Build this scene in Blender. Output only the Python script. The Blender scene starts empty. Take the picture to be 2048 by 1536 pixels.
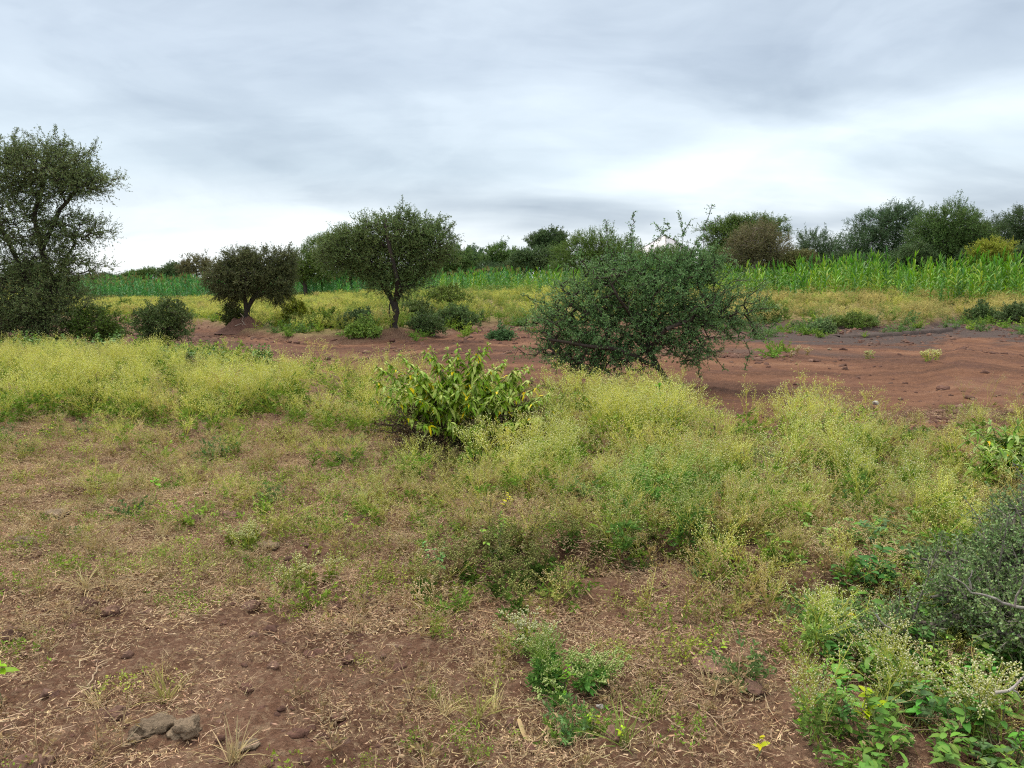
import bpy, bmesh, math
import numpy as np
from mathutils import Vector

S = bpy.context.scene
R = math.radians
PITCH, FPX, EYE = 7.8, 1547.0, 1.6

# ------------------------------------------------------------------ camera
cam_d = bpy.data.cameras.new("camera")
cam = bpy.data.objects.new("camera", cam_d)
S.collection.objects.link(cam)
cam.location = (0, 0, EYE)
cam.rotation_euler = (R(90 - PITCH), 0, 0)
cam_d.sensor_fit = 'HORIZONTAL'
cam_d.angle = 2 * math.atan(1024 / FPX)
cam_d.clip_start = 0.05
cam_d.clip_end = 8000
S.camera = cam
S.view_settings.view_transform = 'Standard'
S.view_settings.look = 'None'
S.view_settings.exposure = 0.1
S.view_settings.gamma = 1.0
S.cycles.max_bounces = 5
S.cycles.diffuse_bounces = 3
S.cycles.glossy_bounces = 2
S.cycles.transmission_bounces = 3
S.cycles.transparent_max_bounces = 4
S.cycles.sample_clamp_indirect = 3
S.cycles.use_denoising = False
S.cycles.filter_width = 1.15

# ------------------------------------------------------------------ node helper
class NT:
    def __init__(s, tree): s.t = tree
    def n(s, typ, ins=None, **kw):
        nd = s.t.nodes.new(typ)
        for k, v in kw.items(): setattr(nd, k, v)
        for k, v in (ins or {}).items():
            if isinstance(v, bpy.types.NodeSocket): s.t.links.new(v, nd.inputs[k])
            else: nd.inputs[k].default_value = v
        return nd
    def m(s, op, a, b=0.0, c=None, clamp=False):
        nd = s.n('ShaderNodeMath', operation=op, use_clamp=clamp)
        for i, v in enumerate((a, b, c)):
            if v is None: continue
            if isinstance(v, bpy.types.NodeSocket): s.t.links.new(v, nd.inputs[i])
            else: nd.inputs[i].default_value = v
        return nd.outputs[0]
    def mix(s, f, a, b, blend='MIX'):
        nd = s.n('ShaderNodeMix', data_type='RGBA', blend_type=blend)
        for i, v in ((0, f), (6, a), (7, b)):
            if isinstance(v, bpy.types.NodeSocket): s.t.links.new(v, nd.inputs[i])
            else: nd.inputs[i].default_value = v if i == 0 else (*v[:3], 1)
        return nd.outputs[2]
    def ramp(s, f, pts, interp='LINEAR'):
        nd = s.n('ShaderNodeValToRGB', {0: f})
        cr = nd.color_ramp; cr.interpolation = interp
        while len(cr.elements) < len(pts): cr.elements.new(0.5)
        for e, (p, c) in zip(cr.elements, pts):
            e.position = p; e.color = (*c, 1) if len(c) == 3 else c
        return nd.outputs[0]
    def noise(s, vec, scale, detail=4, rough=0.55, dist=0.0, out=0):
        nd = s.n('ShaderNodeTexNoise', {'Scale': scale, 'Detail': detail, 'Roughness': rough, 'Distortion': dist})
        if vec is not None: s.t.links.new(vec, nd.inputs['Vector'])
        return nd.outputs[out]

# ------------------------------------------------------------------ world: overcast sky
SUN_AZ, SUN_EL = R(-28), R(60)
W = bpy.data.worlds.new("World"); S.world = W; W.use_nodes = True
W.node_tree.nodes.clear()
w = NT(W.node_tree)
sky = w.n('ShaderNodeTexSky', sky_type='NISHITA', sun_disc=False, sun_elevation=SUN_EL, sun_rotation=SUN_AZ)
tc = w.n('ShaderNodeTexCoord').outputs['Generated']
sep = w.n('ShaderNodeSeparateXYZ', {0: tc})
X, Y, Z = sep.outputs
zc = w.m('MAXIMUM', Z, 0.0)
den = w.m('ADD', zc, 0.26)
plane = w.n('ShaderNodeCombineXYZ', {0: w.m('DIVIDE', X, den), 1: w.m('DIVIDE', Y, den), 2: 0.0}).outputs[0]
az = w.m('MULTIPLY', w.m('ARCTAN2', X, Y), 57.2958)
el = w.m('MULTIPLY', w.m('ARCSINE', Z), 57.2958)
# cloud deck seen in perspective: streaks run slightly up to the right
mp = w.n('ShaderNodeMapping', {'Vector': plane, 'Rotation': (0, 0, R(-22)), 'Scale': (0.55, 1.25, 1)}).outputs[0]
n1 = w.noise(mp, 0.9, 5, 0.5, 0.3)
n2 = w.noise(mp, 2.6, 5, 0.52, 0.4)
n3 = w.noise(mp, 0.35, 3, 0.5)
mp2 = w.n('ShaderNodeMapping', {'Vector': tc, 'Rotation': (0, R(-9), 0), 'Scale': (1.0, 1.0, 2.9)}).outputs[0]
n4 = w.noise(mp2, 3.0, 8, 0.50, 0.5)
n5 = w.noise(mp2, 6.5, 6, 0.55, 0.5)
ae = w.n('ShaderNodeCombineXYZ', {0: az, 1: el, 2: 0.0}).outputs[0]
nw = w.noise(mp, 1.3, 4, 0.5, 0.0, 1)
nwv = w.n('ShaderNodeVectorMath', {0: nw, 1: (0.5, 0.5, 0.5)}, operation='SUBTRACT').outputs[0]
nwv = w.n('ShaderNodeVectorMath', {0: nwv, 1: (16, 7, 0)}, operation='MULTIPLY').outputs[0]
aew = w.n('ShaderNodeVectorMath', {0: ae, 1: nwv}, operation='ADD').outputs[0]
def blob(a, e, ra, re, rot, amp):
    m_ = w.n('ShaderNodeMapping', {'Vector': aew, 'Location': (a, e, 0), 'Rotation': (0, 0, R(rot)), 'Scale': (ra, re, 1)}, vector_type='TEXTURE').outputs[0]
    g = w.n('ShaderNodeTexGradient', {'Vector': m_}, gradient_type='SPHERICAL').outputs[1]
    g = w.m('SMOOTHSTEP' if False else 'POWER', g, 1.3)
    return w.m('MULTIPLY', g, amp)
base = w.ramp(w.m('DIVIDE', zc, 0.5), [(0.0, (0.90, 0.93, 0.94)), (0.12, (0.80, 0.875, 0.925)), (0.26, (0.62, 0.725, 0.81)), (0.5, (0.56, 0.655, 0.765)), (1.0, (0.56, 0.64, 0.74))])
amt = w.m('ADD', w.m('MULTIPLY', w.m('SUBTRACT', n1, 0.5), 0.4), w.m('MULTIPLY', w.m('SUBTRACT', n2, 0.5), 0.15))
amt = w.m('ADD', amt, w.m('MULTIPLY', w.m('SUBTRACT', n3, 0.5), 0.3))
bank = w.ramp(n4, [(0.36, (0, 0, 0)), (0.44, (.28, .28, .28)), (0.48, (.5, .5, .5)), (0.53, (.58, .58, .58)), (0.57, (.8, .8, .8)), (0.66, (1, 1, 1))])
amt = w.m('ADD', amt, w.m('MULTIPLY', w.m('SUBTRACT', bank, 0.5), 0.36))
bank2 = w.ramp(n2, [(0.38, (0, 0, 0)), (0.49, (.4, .4, .4)), (0.52, (.7, .7, .7)), (0.64, (1, 1, 1))])
amt = w.m('ADD', amt, w.m('MULTIPLY', w.m('SUBTRACT', bank2, 0.5), 0.10))
amt = w.m('ADD', amt, w.m('MULTIPLY', w.m('SUBTRACT', n5, 0.5), 0.42))
for b in [(25, 9.5, 17, 3.6, 8, .62), (13, 7.3, 12, 2.2, 10, .45), (33, 10.5, 9, 3.6, 0, .35), (-20, 2.4, 18, 3.2, -4, .06), (-3, 3.2, 13, 3.4, 6, .18),
          (22, 4.6, 34, 2.0, 3, -.55), (3, 5.0, 12, 1.8, 2, -.5), (28, 3.3, 12, 1.2, 0, .2),
          (-2, 7.8, 16, 2.6, 4, -.16), (30, 15.5, 18, 4, 12, -.2), (-18, 7, 12, 2, -6, -.13), (-28, 13, 14, 2.2, 3, .12), (25, 24, 26, 5, 28, .22), (-25, 19, 22, 4, 0, -.1), (5, 15, 20, 3.5, 20, .08)]:
    amt = w.m('ADD', amt, blob(*b))
mul = w.m('ADD', 1.0, w.m('MULTIPLY', amt, 0.72))
mulv = w.n('ShaderNodeCombineXYZ', {0: mul, 1: w.m('POWER', mul, 0.9), 2: w.m('POWER', mul, 0.75)}).outputs[0]
cl = w.n('ShaderNodeVectorMath', {0: base, 1: mulv}, operation='MULTIPLY').outputs[0]
# an overcast sky is brighter overhead than at the horizon
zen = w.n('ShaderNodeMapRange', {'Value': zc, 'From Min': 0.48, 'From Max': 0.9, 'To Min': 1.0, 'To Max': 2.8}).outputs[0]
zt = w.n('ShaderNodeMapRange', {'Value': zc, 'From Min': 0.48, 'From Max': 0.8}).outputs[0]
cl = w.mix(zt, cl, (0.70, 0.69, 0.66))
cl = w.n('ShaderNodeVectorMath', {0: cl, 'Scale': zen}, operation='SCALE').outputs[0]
bg1 = w.n('ShaderNodeBackground', {'Color': sky.outputs[0], 'Strength': 0.1})
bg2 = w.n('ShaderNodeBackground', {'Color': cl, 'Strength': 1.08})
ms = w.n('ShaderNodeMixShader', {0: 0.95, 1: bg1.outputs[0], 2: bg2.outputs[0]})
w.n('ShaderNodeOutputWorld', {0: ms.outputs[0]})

# ------------------------------------------------------------------ sun behind the cloud
sd = bpy.data.lights.new("sun", 'SUN'); sun = bpy.data.objects.new("sun", sd); S.collection.objects.link(sun)
sd.energy = 2.4; sd.angle = R(10); sd.color = (1.0, 0.93, 0.82)
sv = Vector((math.sin(SUN_AZ) * math.cos(SUN_EL), math.cos(SUN_AZ) * math.cos(SUN_EL), math.sin(SUN_EL)))
sun.rotation_euler = sv.to_track_quat('Z', 'Y').to_euler()
sun.location = (-6, 8, 20)

# ------------------------------------------------------------------ maths
def sm(a, b, x):
    t = np.clip((x - a) / (b - a), 0, 1)
    return t * t * (3 - 2 * t)
def _h(ix, iy, s):
    v = np.sin(ix * 127.1 + iy * 311.7 + s * 74.7) * 43758.5453
    return v - np.floor(v)
def vn(x, y, s=0):
    ix, iy = np.floor(x), np.floor(y); fx, fy = x - ix, y - iy
    fx = fx * fx * (3 - 2 * fx); fy = fy * fy * (3 - 2 * fy)
    a, b, c, d = _h(ix, iy, s), _h(ix + 1, iy, s), _h(ix, iy + 1, s), _h(ix + 1, iy + 1, s)
    return (a * (1 - fx) + b * fx) * (1 - fy) + (c * (1 - fx) + d * fx) * fy - 0.5
def fbm(x, y, o=4, s=0, g=0.5):
    r = 0; a = 1
    for i in range(o):
        r = r + a * vn(x * 2 ** i + i * 17.3, y * 2 ** i - i * 9.1, s + i); a *= g
    return r
CP, SP = math.cos(R(PITCH)), math.sin(R(PITCH))
def ray(px, py):
    u = (np.asarray(px, float) - 1024) / FPX; v = (768 - np.asarray(py, float)) / FPX
    return u, CP + v * SP, -SP + v * CP          # x, y, z
def P(px, py, yy):
    x, y, z = ray(px, py); k = yy / y
    return np.array([x * k, yy, EYE + z * k])
def proj(x, y, z):
    f = y * CP - (z - EYE) * SP; v = y * SP + (z - EYE) * CP
    return 1024 + FPX * x / f, 768 - FPX * v / f
def flat(px, py):
    x, y, z = ray(px, py); k = -EYE / z
    return x * k, y * k

# road edges, measured on flat ground, kept as distance over bearing
def edge(pts):
    a = []; d = []
    for px, py in pts:
        x, y = flat(px, py); a.append(x / y); d.append(y)
    return np.array(a), np.array(d)
EN = edge([(-1500, 700), (-300, 700), (0, 697), (250, 700), (400, 722), (560, 745), (740, 768), (1000, 800), (1250, 850), (1400, 880), (1480, 905), (1600, 880), (1800, 880), (2048, 888), (2500, 905), (4000, 940)])
EF = edge([(-1500, 645), (0, 642), (250, 640), (420, 652), (500, 668), (600, 675), (740, 682), (860, 668), (940, 656), (1200, 648), (1500, 648), (1700, 656), (1850, 655), (1930, 640), (2048, 650), (2500, 645), (4000, 640)])
_l = [flat(px, py) for px, py in [(700, 1180), (850, 1178), (930, 1172), (1030, 1168), (1120, 1125), (1250, 1112), (1400, 1110), (1480, 1150), (1560, 1200), (1700, 1205), (1800, 1215), (1950, 1230)]]
LA = np.array([p[0] / p[1] for p in _l]); LY = np.array([p[1] for p in _l])
def relroad(x, y):
    ys = np.maximum(y, 0.5); a = np.clip(x / ys, -3, 3)
    wob = 0.5 * fbm(x * 0.7, y * 0.7, 3, 5)
    yn = np.interp(a, *EN) + wob; yf = np.interp(a, *EF) + wob * 2
    return (y - yn) / (yf - yn), yn, yf
def H(x, y, fine=True):
    x = np.asarray(x, float); y = np.asarray(y, float)
    t, yn, yf = relroad(x, y)
    a = x / np.maximum(y, 1)
    road = sm(-0.06, 0.05, t) * (1 - sm(0.94, 1.06, t))
    zr = -0.55 + 1.2 * sm(-0.5, -0.05, a)
    zr = zr * (1 - sm(160, 500, y)) + 0.0
    z = 0.12 * sm(1.0, 1.12, t) + (zr - 0.12) * sm(0, 12, y - yf)
    z = z - 0.10 * road
    z = z + 0.07 * np.exp(-((t - 0.42) / 0.06) ** 2) * road - 0.06 * np.exp(-((t - 0.27) / 0.04) ** 2) - 0.06 * np.exp(-((t - 0.58) / 0.04) ** 2)
    z = z + 0.14 * fbm(x * 0.35, y * 0.35, 3, 1) * sm(3, 9, y) * (1 - 0.6 * road)
    yl = np.interp(a, LA, LY) + 0.05 * fbm(x * 5, y * 2, 3, 50)
    win = sm(-.125, -.09, a) * (1 - sm(.50, .58, a))
    z = z + 0.10 * sm(-.04, .08, y - yl) * (1 - sm(.6, 2.2, y - yl)) * win - .03 * np.exp(-((y - yl + .10) / .10) ** 2) * win
    if fine:
        near = 1 - sm(24, 60, y)
        vg = np.exp(-((t - 0.93) / 0.07) ** 2) + np.exp(-((t - 0.45) / 0.05) ** 2) * 0.5 + np.exp(-((t - 0.03) / 0.06) ** 2)
        z = z + near * (0.06 * fbm(x * 2.2, y * 2.2, 4, 3) * (1 - 0.6 * road) + 0.042 * fbm(x * 9, y * 9, 4, 9, .6) * (1 - 0.55 * road) + 0.012 * np.maximum(fbm(x * 26, y * 26, 2, 14), 0))
        z = z + 0.11 * np.maximum(fbm(x * 3.1, y * 3.1, 5, 21, .65), 0) * vg * (1 - sm(25, 60, y))
    return z
def at(px, py):
    dx, dy, dz = ray(px, py); k = -EYE / np.minimum(dz, -0.004)
    for i in range(40):
        h = H(dx * k, dy * k, False)
        kn = np.minimum((h - EYE) / np.minimum(dz, -0.004), 400)
        k = 0.6 * k + 0.4 * kn
    return np.array([dx * k, dy * k, H(dx * k, dy * k)])

# ------------------------------------------------------------------ mesh bag
class Bag:
    def __init__(s): s.V = []; s.F = []; s.C = []; s.M = []; s.n = 0
    def add(s, V, F, C, m=0):
        V = np.asarray(V, np.float32).reshape(-1, 3); F = np.asarray(F, np.int32).reshape(-1, 3)
        C = np.asarray(C, np.float32)
        if C.ndim == 1: C = np.broadcast_to(C, (len(V), 3))
        s.V.append(V); s.F.append(F + s.n); s.C.append(C); s.M.append(np.full(len(F), m, np.int32)); s.n += len(V)
    def mesh(s, name, mats, smooth=False):
        V = np.concatenate(s.V); F = np.concatenate(s.F); C = np.concatenate(s.C); M = np.concatenate(s.M)
        me = bpy.data.meshes.new(name)
        me.vertices.add(len(V)); me.vertices.foreach_set('co', V.ravel())
        me.loops.add(F.size); me.loops.foreach_set('vertex_index', F.ravel())
        me.polygons.add(len(F)); me.polygons.foreach_set('loop_start', np.arange(0, F.size, 3, dtype=np.int32))
        me.polygons.foreach_set('loop_total', np.full(len(F), 3, np.int32))
        me.polygons.foreach_set('material_index', M)
        if smooth: me.polygons.foreach_set('use_smooth', np.ones(len(F), bool))
        at_ = me.attributes.new('col', 'FLOAT_COLOR', 'POINT')
        at_.data.foreach_set('color', np.c_[C, np.ones(len(C))].astype(np.float32).ravel())
        for m in mats: me.materials.append(m)
        me.update(calc_edges=True)
        return me
    def obj(s, name, mats, parent=None, smooth=False, loc=None):
        o = bpy.data.objects.new(name, s.mesh(name, mats, smooth))
        S.collection.objects.link(o)
        if parent is not None: o.parent = parent
        if loc is not None: o.location = loc
        return o
def nrm(v): return v / np.maximum(np.linalg.norm(v, axis=-1, keepdims=True), 1e-9)
def rv(rng, n): return nrm(rng.normal(size=(n, 3)))
def jc(rng, col, n, k=0.25, h=0.12):
    c = np.asarray(col, float) * (1 + k * rng.uniform(-1, 1, (n, 1))) * (1 + h * rng.uniform(-1, 1, (n, 3)))
    return c
def leaves(bag, rng, Pt, D, L, Wd, C, m=0, fold=0.25):
    n = len(Pt); D = nrm(D); sd = nrm(np.cross(D, rv(rng, n))); up = np.cross(sd, D)
    L = np.broadcast_to(L, n)[:, None]; Wd = np.broadcast_to(Wd, n)[:, None]
    mid = Pt + D * L * 0.45
    V = np.stack([Pt, mid + sd * Wd * .5 + up * Wd * fold, Pt + D * L, mid - sd * Wd * .5 + up * Wd * fold], 1)
    i = np.arange(n)[:, None] * 4
    F = np.concatenate([i + [0, 1, 2], i + [0, 2, 3]], 1)
    bag.add(V, F, np.repeat(C, 4, 0) if np.ndim(C) > 1 else C, m)
def ribbons(bag, rng, A, B, Wd, C, m=0, taper=0.6):
    n = len(A)
    if n == 0: return
    sd = nrm(np.cross(B - A, rv(rng, n))); Wd = np.broadcast_to(Wd, n)[:, None] * 0.5
    V = np.stack([A - sd * Wd, A + sd * Wd, B + sd * Wd * taper, B - sd * Wd * taper], 1)
    i = np.arange(n)[:, None] * 4
    bag.add(V, np.concatenate([i + [0, 1, 2], i + [0, 2, 3]], 1), np.repeat(C, 4, 0) if np.ndim(C) > 1 else C, m)
OV = np.array([[1, 0, 0], [-1, 0, 0], [0, 1, 0], [0, -1, 0], [0, 0, 1], [0, 0, -1]], float)
OF = np.array([[0, 2, 4], [2, 1, 4], [1, 3, 4], [3, 0, 4], [2, 0, 5], [1, 2, 5], [3, 1, 5], [0, 3, 5]])
def buds(bag, Pt, r, C, m=0):
    n = len(Pt); r = np.broadcast_to(r, n)[:, None, None]
    V = Pt[:, None, :] + OV[None] * r
    bag.add(V, (np.arange(n)[:, None, None] * 6 + OF[None]), np.repeat(C, 6, 0) if np.ndim(C) > 1 else C, m)
def tubes(bag, A, B, ra, rb, C, k=5, m=0):
    n = len(A)
    if n == 0: return
    D = nrm(B - A); ref = np.where(np.abs(D[:, :1]) > 0.9, [[0, 1., 0]], [[1., 0, 0]])
    u = nrm(np.cross(D, ref)); v = np.cross(D, u)
    ang = np.arange(k) * 2 * np.pi / k
    ring = u[:, None] * np.cos(ang)[None, :, None] + v[:, None] * np.sin(ang)[None, :, None]
    V = np.concatenate([A[:, None] + ring * np.reshape(ra, (-1, 1, 1)), B[:, None] + ring * np.reshape(rb, (-1, 1, 1))], 1)
    j = np.arange(k); j2 = (j + 1) % k
    f = np.concatenate([np.stack([j, j2, j2 + k], 1), np.stack([j, j2 + k, j + k], 1)])
    bag.add(V, np.arange(n)[:, None, None] * 2 * k + f[None], np.repeat(C, 2 * k, 0) if np.ndim(C) > 1 else C, m)
def blades(bag, rng, Pt, D, L, Wd, droop, C, K=4, m=0, fold=0.3, base=0.25, tipc=None):
    """curved leaves: strip of K segments with a folded midrib"""
    n = len(Pt); D = nrm(D); L = np.broadcast_to(L, n)[:, None]; Wd = np.broadcast_to(Wd, n)[:, None]; droop = np.broadcast_to(droop, n)[:, None]
    hz = D.copy(); hz[:, 2] = 0; hz = nrm(hz + 1e-4)
    sd = nrm(np.cross(hz, [[0, 0, 1.]]) + 0.35 * rv(rng, n))
    rows = []; cc = []
    for k in range(K + 1):
        t = k / K
        c = Pt + D * L * t + np.array([[0, 0, -1.]]) * droop * L * t * t
        wv = Wd * 0.5 * max(0.02, math.sin(math.pi * min(1, base * 0.5 + t * (1 - base * 0.5))) ** 0.75)
        tang = nrm(D + np.array([[0, 0, -2.]]) * droop * t); up = np.cross(sd, tang)
        rows += [c + sd * wv + up * wv * fold, c, c - sd * wv + up * wv * fold]
    V = np.stack(rows, 1); q = 3 * (K + 1); f = []
    for k in range(K):
        a = 3 * k
        for s_ in (0, 1): f += [[a + s_, a + s_ + 1, a + s_ + 4], [a + s_, a + s_ + 4, a + s_ + 3]]
    bag.add(V, np.arange(n)[:, None, None] * q + np.array(f)[None], np.repeat(C, q, 0) if np.ndim(C) > 1 else C, m)

def tag(o, label=None, cat=None, group=None, kind=None):
    if label: o['label'] = label
    if cat: o['category'] = cat
    if group: o['group'] = group
    if kind: o['kind'] = kind
    return o
def empty(name, loc, label=None, cat=None, group=None):
    o = bpy.data.objects.new(name, None); S.collection.objects.link(o); o.location = loc; o.empty_display_size = 0.1
    return tag(o, label, cat, group)

# ------------------------------------------------------------------ materials
def mat(name):
    m = bpy.data.materials.new(name); m.use_nodes = True; m.node_tree.nodes.clear()
    return m, NT(m.node_tree)
def foliage(name, transl=0.3, rough=0.6, var=0.25, spec=0.3, bark=False):
    m, n = mat(name)
    c = n.n('ShaderNodeAttribute', attribute_name='col').outputs[0]
    oi = n.n('ShaderNodeObjectInfo').outputs['Random']
    pos = n.n('ShaderNodeNewGeometry').outputs['Position']
    big = n.noise(pos, 1.1, 3, 0.6)
    v = n.m('ADD', n.m('MULTIPLY', oi, var), n.m('MULTIPLY', big, var * 1.6))
    v = n.m('ADD', v, 1.0 - var * 1.3)
    hs = n.n('ShaderNodeHueSaturation', {'Color': c, 'Value': v, 'Saturation': 1.0 if bark else 1.22, 'Hue': n.m('ADD', 0.5, n.m('MULTIPLY', n.m('SUBTRACT', n.noise(pos, 0.6, 2), 0.5), 0.05))}).outputs[0]
    b = n.n('ShaderNodeBsdfPrincipled', {'Base Color': hs, 'Roughness': rough, 'Specular IOR Level': spec})
    if bark:
        nz = n.noise(n.n('ShaderNodeTexCoord').outputs['Object'], 30, 5, 0.65)
        bp = n.n('ShaderNodeBump', {'Height': nz, 'Strength': 0.7, 'Distance': 0.02})
        n.t.links.new(bp.outputs[0], b.inputs['Normal'])
        n.t.links.new(n.mix(0.6, hs, n.mix(1.0, hs, n.ramp(nz, [(0.3, (.5, .5, .5)), (0.7, (1.5, 1.45, 1.4))]), 'MULTIPLY')), b.inputs['Base Color'])
    out = b.outputs[0]
    if transl > 0:
        tr = n.n('ShaderNodeBsdfTranslucent', {'Color': hs})
        out = n.n('ShaderNodeMixShader', {0: transl, 1: out, 2: tr.outputs[0]}).outputs[0]
    n.n('ShaderNodeOutputMaterial', {0: out})
    return m
M_LEAF = foliage('leaf', 0.18)
M_WEED = foliage('weed', 0.22, 0.8, 0.35, 0.1)
M_DRY = foliage('dry_straw', 0.15, 0.85, 0.3, 0.1)
M_BARK = foliage('bark', 0, 0.9, 0.1, 0.15, bark=True)
M_MAIZE = foliage('maize_leaf', 0.3, 0.5, 0.25, 0.35)

def rockmat(name, c1, c2, scale=6, bump=0.6):
    m, n = mat(name)
    oc = n.n('ShaderNodeTexCoord').outputs['Object']
    a = n.noise(oc, scale, 6, 0.65); b_ = n.noise(oc, scale * 6, 4, 0.7)
    col = n.mix(a, c1, c2); col = n.mix(0.5, col, n.mix(1.0, col, n.ramp(b_, [(0.35, (.45, .45, .45)), (0.65, (1.5, 1.5, 1.5))]), 'MULTIPLY'))
    oi = n.n('ShaderNodeObjectInfo').outputs['Random']
    col = n.n('ShaderNodeHueSaturation', {'Color': col, 'Value': n.m('ADD', 0.75, n.m('MULTIPLY', oi, 0.5))}).outputs[0]
    bp = n.n('ShaderNodeBump', {'Height': n.m('ADD', a, n.m('MULTIPLY', b_, 0.4)), 'Strength': bump, 'Distance': 0.03})
    b = n.n('ShaderNodeBsdfPrincipled', {'Base Color': col, 'Roughness': 0.92, 'Specular IOR Level': 0.2, 'Normal': bp.outputs[0]})
    n.n('ShaderNodeOutputMaterial', {0: b.outputs[0]})
    return m
M_ROCK = rockmat('grey_rock', (0.12, 0.08, 0.052), (0.36, 0.275, 0.185), 16, 1.0)
M_BROWN = rockmat('brown_rock', (0.11, 0.062, 0.045), (0.22, 0.13, 0.095), 8)
M_CLOD = rockmat('soil_clod', (0.085, 0.045, 0.034), (0.18, 0.095, 0.068), 20)
M_PALE = rockmat('pale_stone', (0.30, 0.27, 0.24), (0.5, 0.46, 0.42), 10)

# ------------------------------------------------------------------ ground
def axis(segs):
    out = [segs[0][0]]
    for a, b, st in segs:
        n = max(1, int(round((b - a) / st))); out += list(np.linspace(a, b, n + 1)[1:])
    return np.array(out)
ax_y = np.r_[axis([(-60, -8, 4), (-8, 1.2, .5), (1.2, 6, .022), (6, 10, .035), (10, 20, .07), (20, 32, .11), (32, 60, .4)]), 60 * 1.07 ** np.arange(1, 66)]
hx = np.r_[axis([(0, 3.2, .022), (3.2, 6, .04), (6, 14, .09), (14, 26, .22), (26, 50, 1)]), 50 * 1.09 ** np.arange(1, 55)]
ax_x = np.r_[-hx[:0:-1], hx]
gx, gy = np.meshgrid(ax_x, ax_y)
gz = H(gx, gy)
t, yn, yf = relroad(gx, gy)
a_ = gx / np.maximum(gy, 1)
edgew = 0.12 * fbm(gx * 2, gy * 2, 4, 31)
road = sm(-0.05, 0.03, t + edgew * .5) * (1 - sm(0.93, 1.03, t + edgew)) * (gy > 2)
edgem = .10 * fbm(gx * .5, gy * 1.2, 5, 66, .65)
mud = sm(0.2, 0.34, a_ + edgew * .5) * sm(0.60, 0.72, t + edgew * .6 + edgem * 1.6) * (1 - sm(1.0, 1.1, t))
mud = np.maximum(mud, 0.8 * np.exp(-((a_ - 0.305) / 0.07) ** 2) * (1 - sm(0.02, 0.16, t + edgew)) * sm(-0.16, -0.05, t))
mud = np.maximum(mud, 0.7 * sm(0.15, 0.25, a_) * np.exp(-((t - 0.57 + edgew * .3) / 0.035) ** 2) * (1 - sm(.42, .5, a_)))
mud = np.maximum(mud, 0.45 * (1 - sm(-.42, -.1, a_)) * np.exp(-((t - .55 + edgew) / 0.25) ** 2))
far = sm(1.02, 1.15, t)
nx_, ny_ = len(ax_x), len(ax_y)
gv = np.stack([gx.ravel(), gy.ravel(), gz.ravel()], 1)
ii = np.arange(nx_ * ny_).reshape(ny_, nx_)
q = np.stack([ii[:-1, :-1], ii[:-1, 1:], ii[1:, 1:], ii[1:, :-1]], -1).reshape(-1, 4)
me = bpy.data.meshes.new('ground')
me.vertices.add(len(gv)); me.vertices.foreach_set('co', gv.astype(np.float32).ravel())
me.loops.add(q.size); me.loops.foreach_set('vertex_index', q.astype(np.int32).ravel())
me.polygons.add(len(q)); me.polygons.foreach_set('loop_start', np.arange(0, q.size, 4, dtype=np.int32)); me.polygons.foreach_set('loop_total', np.full(len(q), 4, np.int32))
me.polygons.foreach_set('use_smooth', np.ones(len(q), bool))
za = me.attributes.new('zone', 'FLOAT_COLOR', 'POINT')
za.data.foreach_set('color', np.stack([road.ravel(), mud.ravel(), far.ravel(), np.clip(t, 0, 1).ravel()], 1).astype(np.float32).ravel())
me.update(calc_edges=True)
ground = bpy.data.objects.new('ground', me); S.collection.objects.link(ground)
tag(ground, kind='structure')
mg, n = mat('red_soil')
atn = n.n('ShaderNodeAttribute', attribute_name='zone')
zs = n.n('ShaderNodeSeparateColor', {0: atn.outputs[0]})
zr_, zm_, zf_ = zs.outputs; zt_ = atn.outputs['Alpha']
pos = n.n('ShaderNodeNewGeometry').outputs['Position']
na = n.noise(pos, 1.3, 6, 0.62); nb = n.noise(pos, 14, 6, 0.68); nc = n.noise(pos, 70, 4, 0.7); nl = n.noise(pos, 0.3, 3)
soil = n.ramp(na, [(0.3, (0.092, 0.049, 0.032)), (0.5, (0.148, 0.081, 0.053)), (0.68, (0.225, 0.136, 0.093))])
soil = n.mix(n.m('MULTIPLY', n.ramp(nb, [(0.52, (0, 0, 0)), (0.7, (1, 1, 1))]), 0.5), soil, (0.26, 0.17, 0.12))
# straw-coloured stain where dry litter has rotted in
lit = n.ramp(n.noise(pos, 26, 5, 0.75), [(0.5, (0, 0, 0)), (0.62, (1, 1, 1))])
soil = n.mix(n.m('MULTIPLY', lit, 0.7), soil, (0.30, 0.21, 0.14))
sp = n.n('ShaderNodeSeparateXYZ', {0: pos})
stv = n.n('ShaderNodeCombineXYZ', {0: n.m('MULTIPLY', sp.outputs[0], 0.12), 1: n.m('MULTIPLY', zt_, 9.0), 2: 0.0}).outputs[0]
band = n.noise(stv, 1.6, 5, 0.6)
rd = n.ramp(band, [(0.34, (0.085, 0.045, 0.031)), (0.47, (0.140, 0.072, 0.046)), (0.54, (0.185, 0.094, 0.058)), (0.66, (0.255, 0.142, 0.09))])
rd = n.mix(n.m('MULTIPLY', n.ramp(nb, [(0.5, (0, 0, 0)), (0.66, (1, 1, 1))]), 0.45), rd, (0.30, 0.165, 0.108))
rd = n.mix(n.m('MULTIPLY', n.ramp(na, [(0.5, (0, 0, 0)), (0.62, (1, 1, 1))]), 0.4), rd, (0.125, 0.066, 0.052))
mudc = n.ramp(nb, [(0.3, (0.062, 0.045, 0.040)), (0.6, (0.105, 0.078, 0.068)), (0.8, (0.16, 0.12, 0.10))])
fieldc = n.ramp(na, [(0.3, (0.13, 0.10, 0.045)), (0.6, (0.26, 0.21, 0.10)), (0.8, (0.32, 0.27, 0.13))])
col = n.mix(zf_, soil, fieldc); col = n.mix(zr_, col, rd); col = n.mix(zm_, col, mudc)
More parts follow.
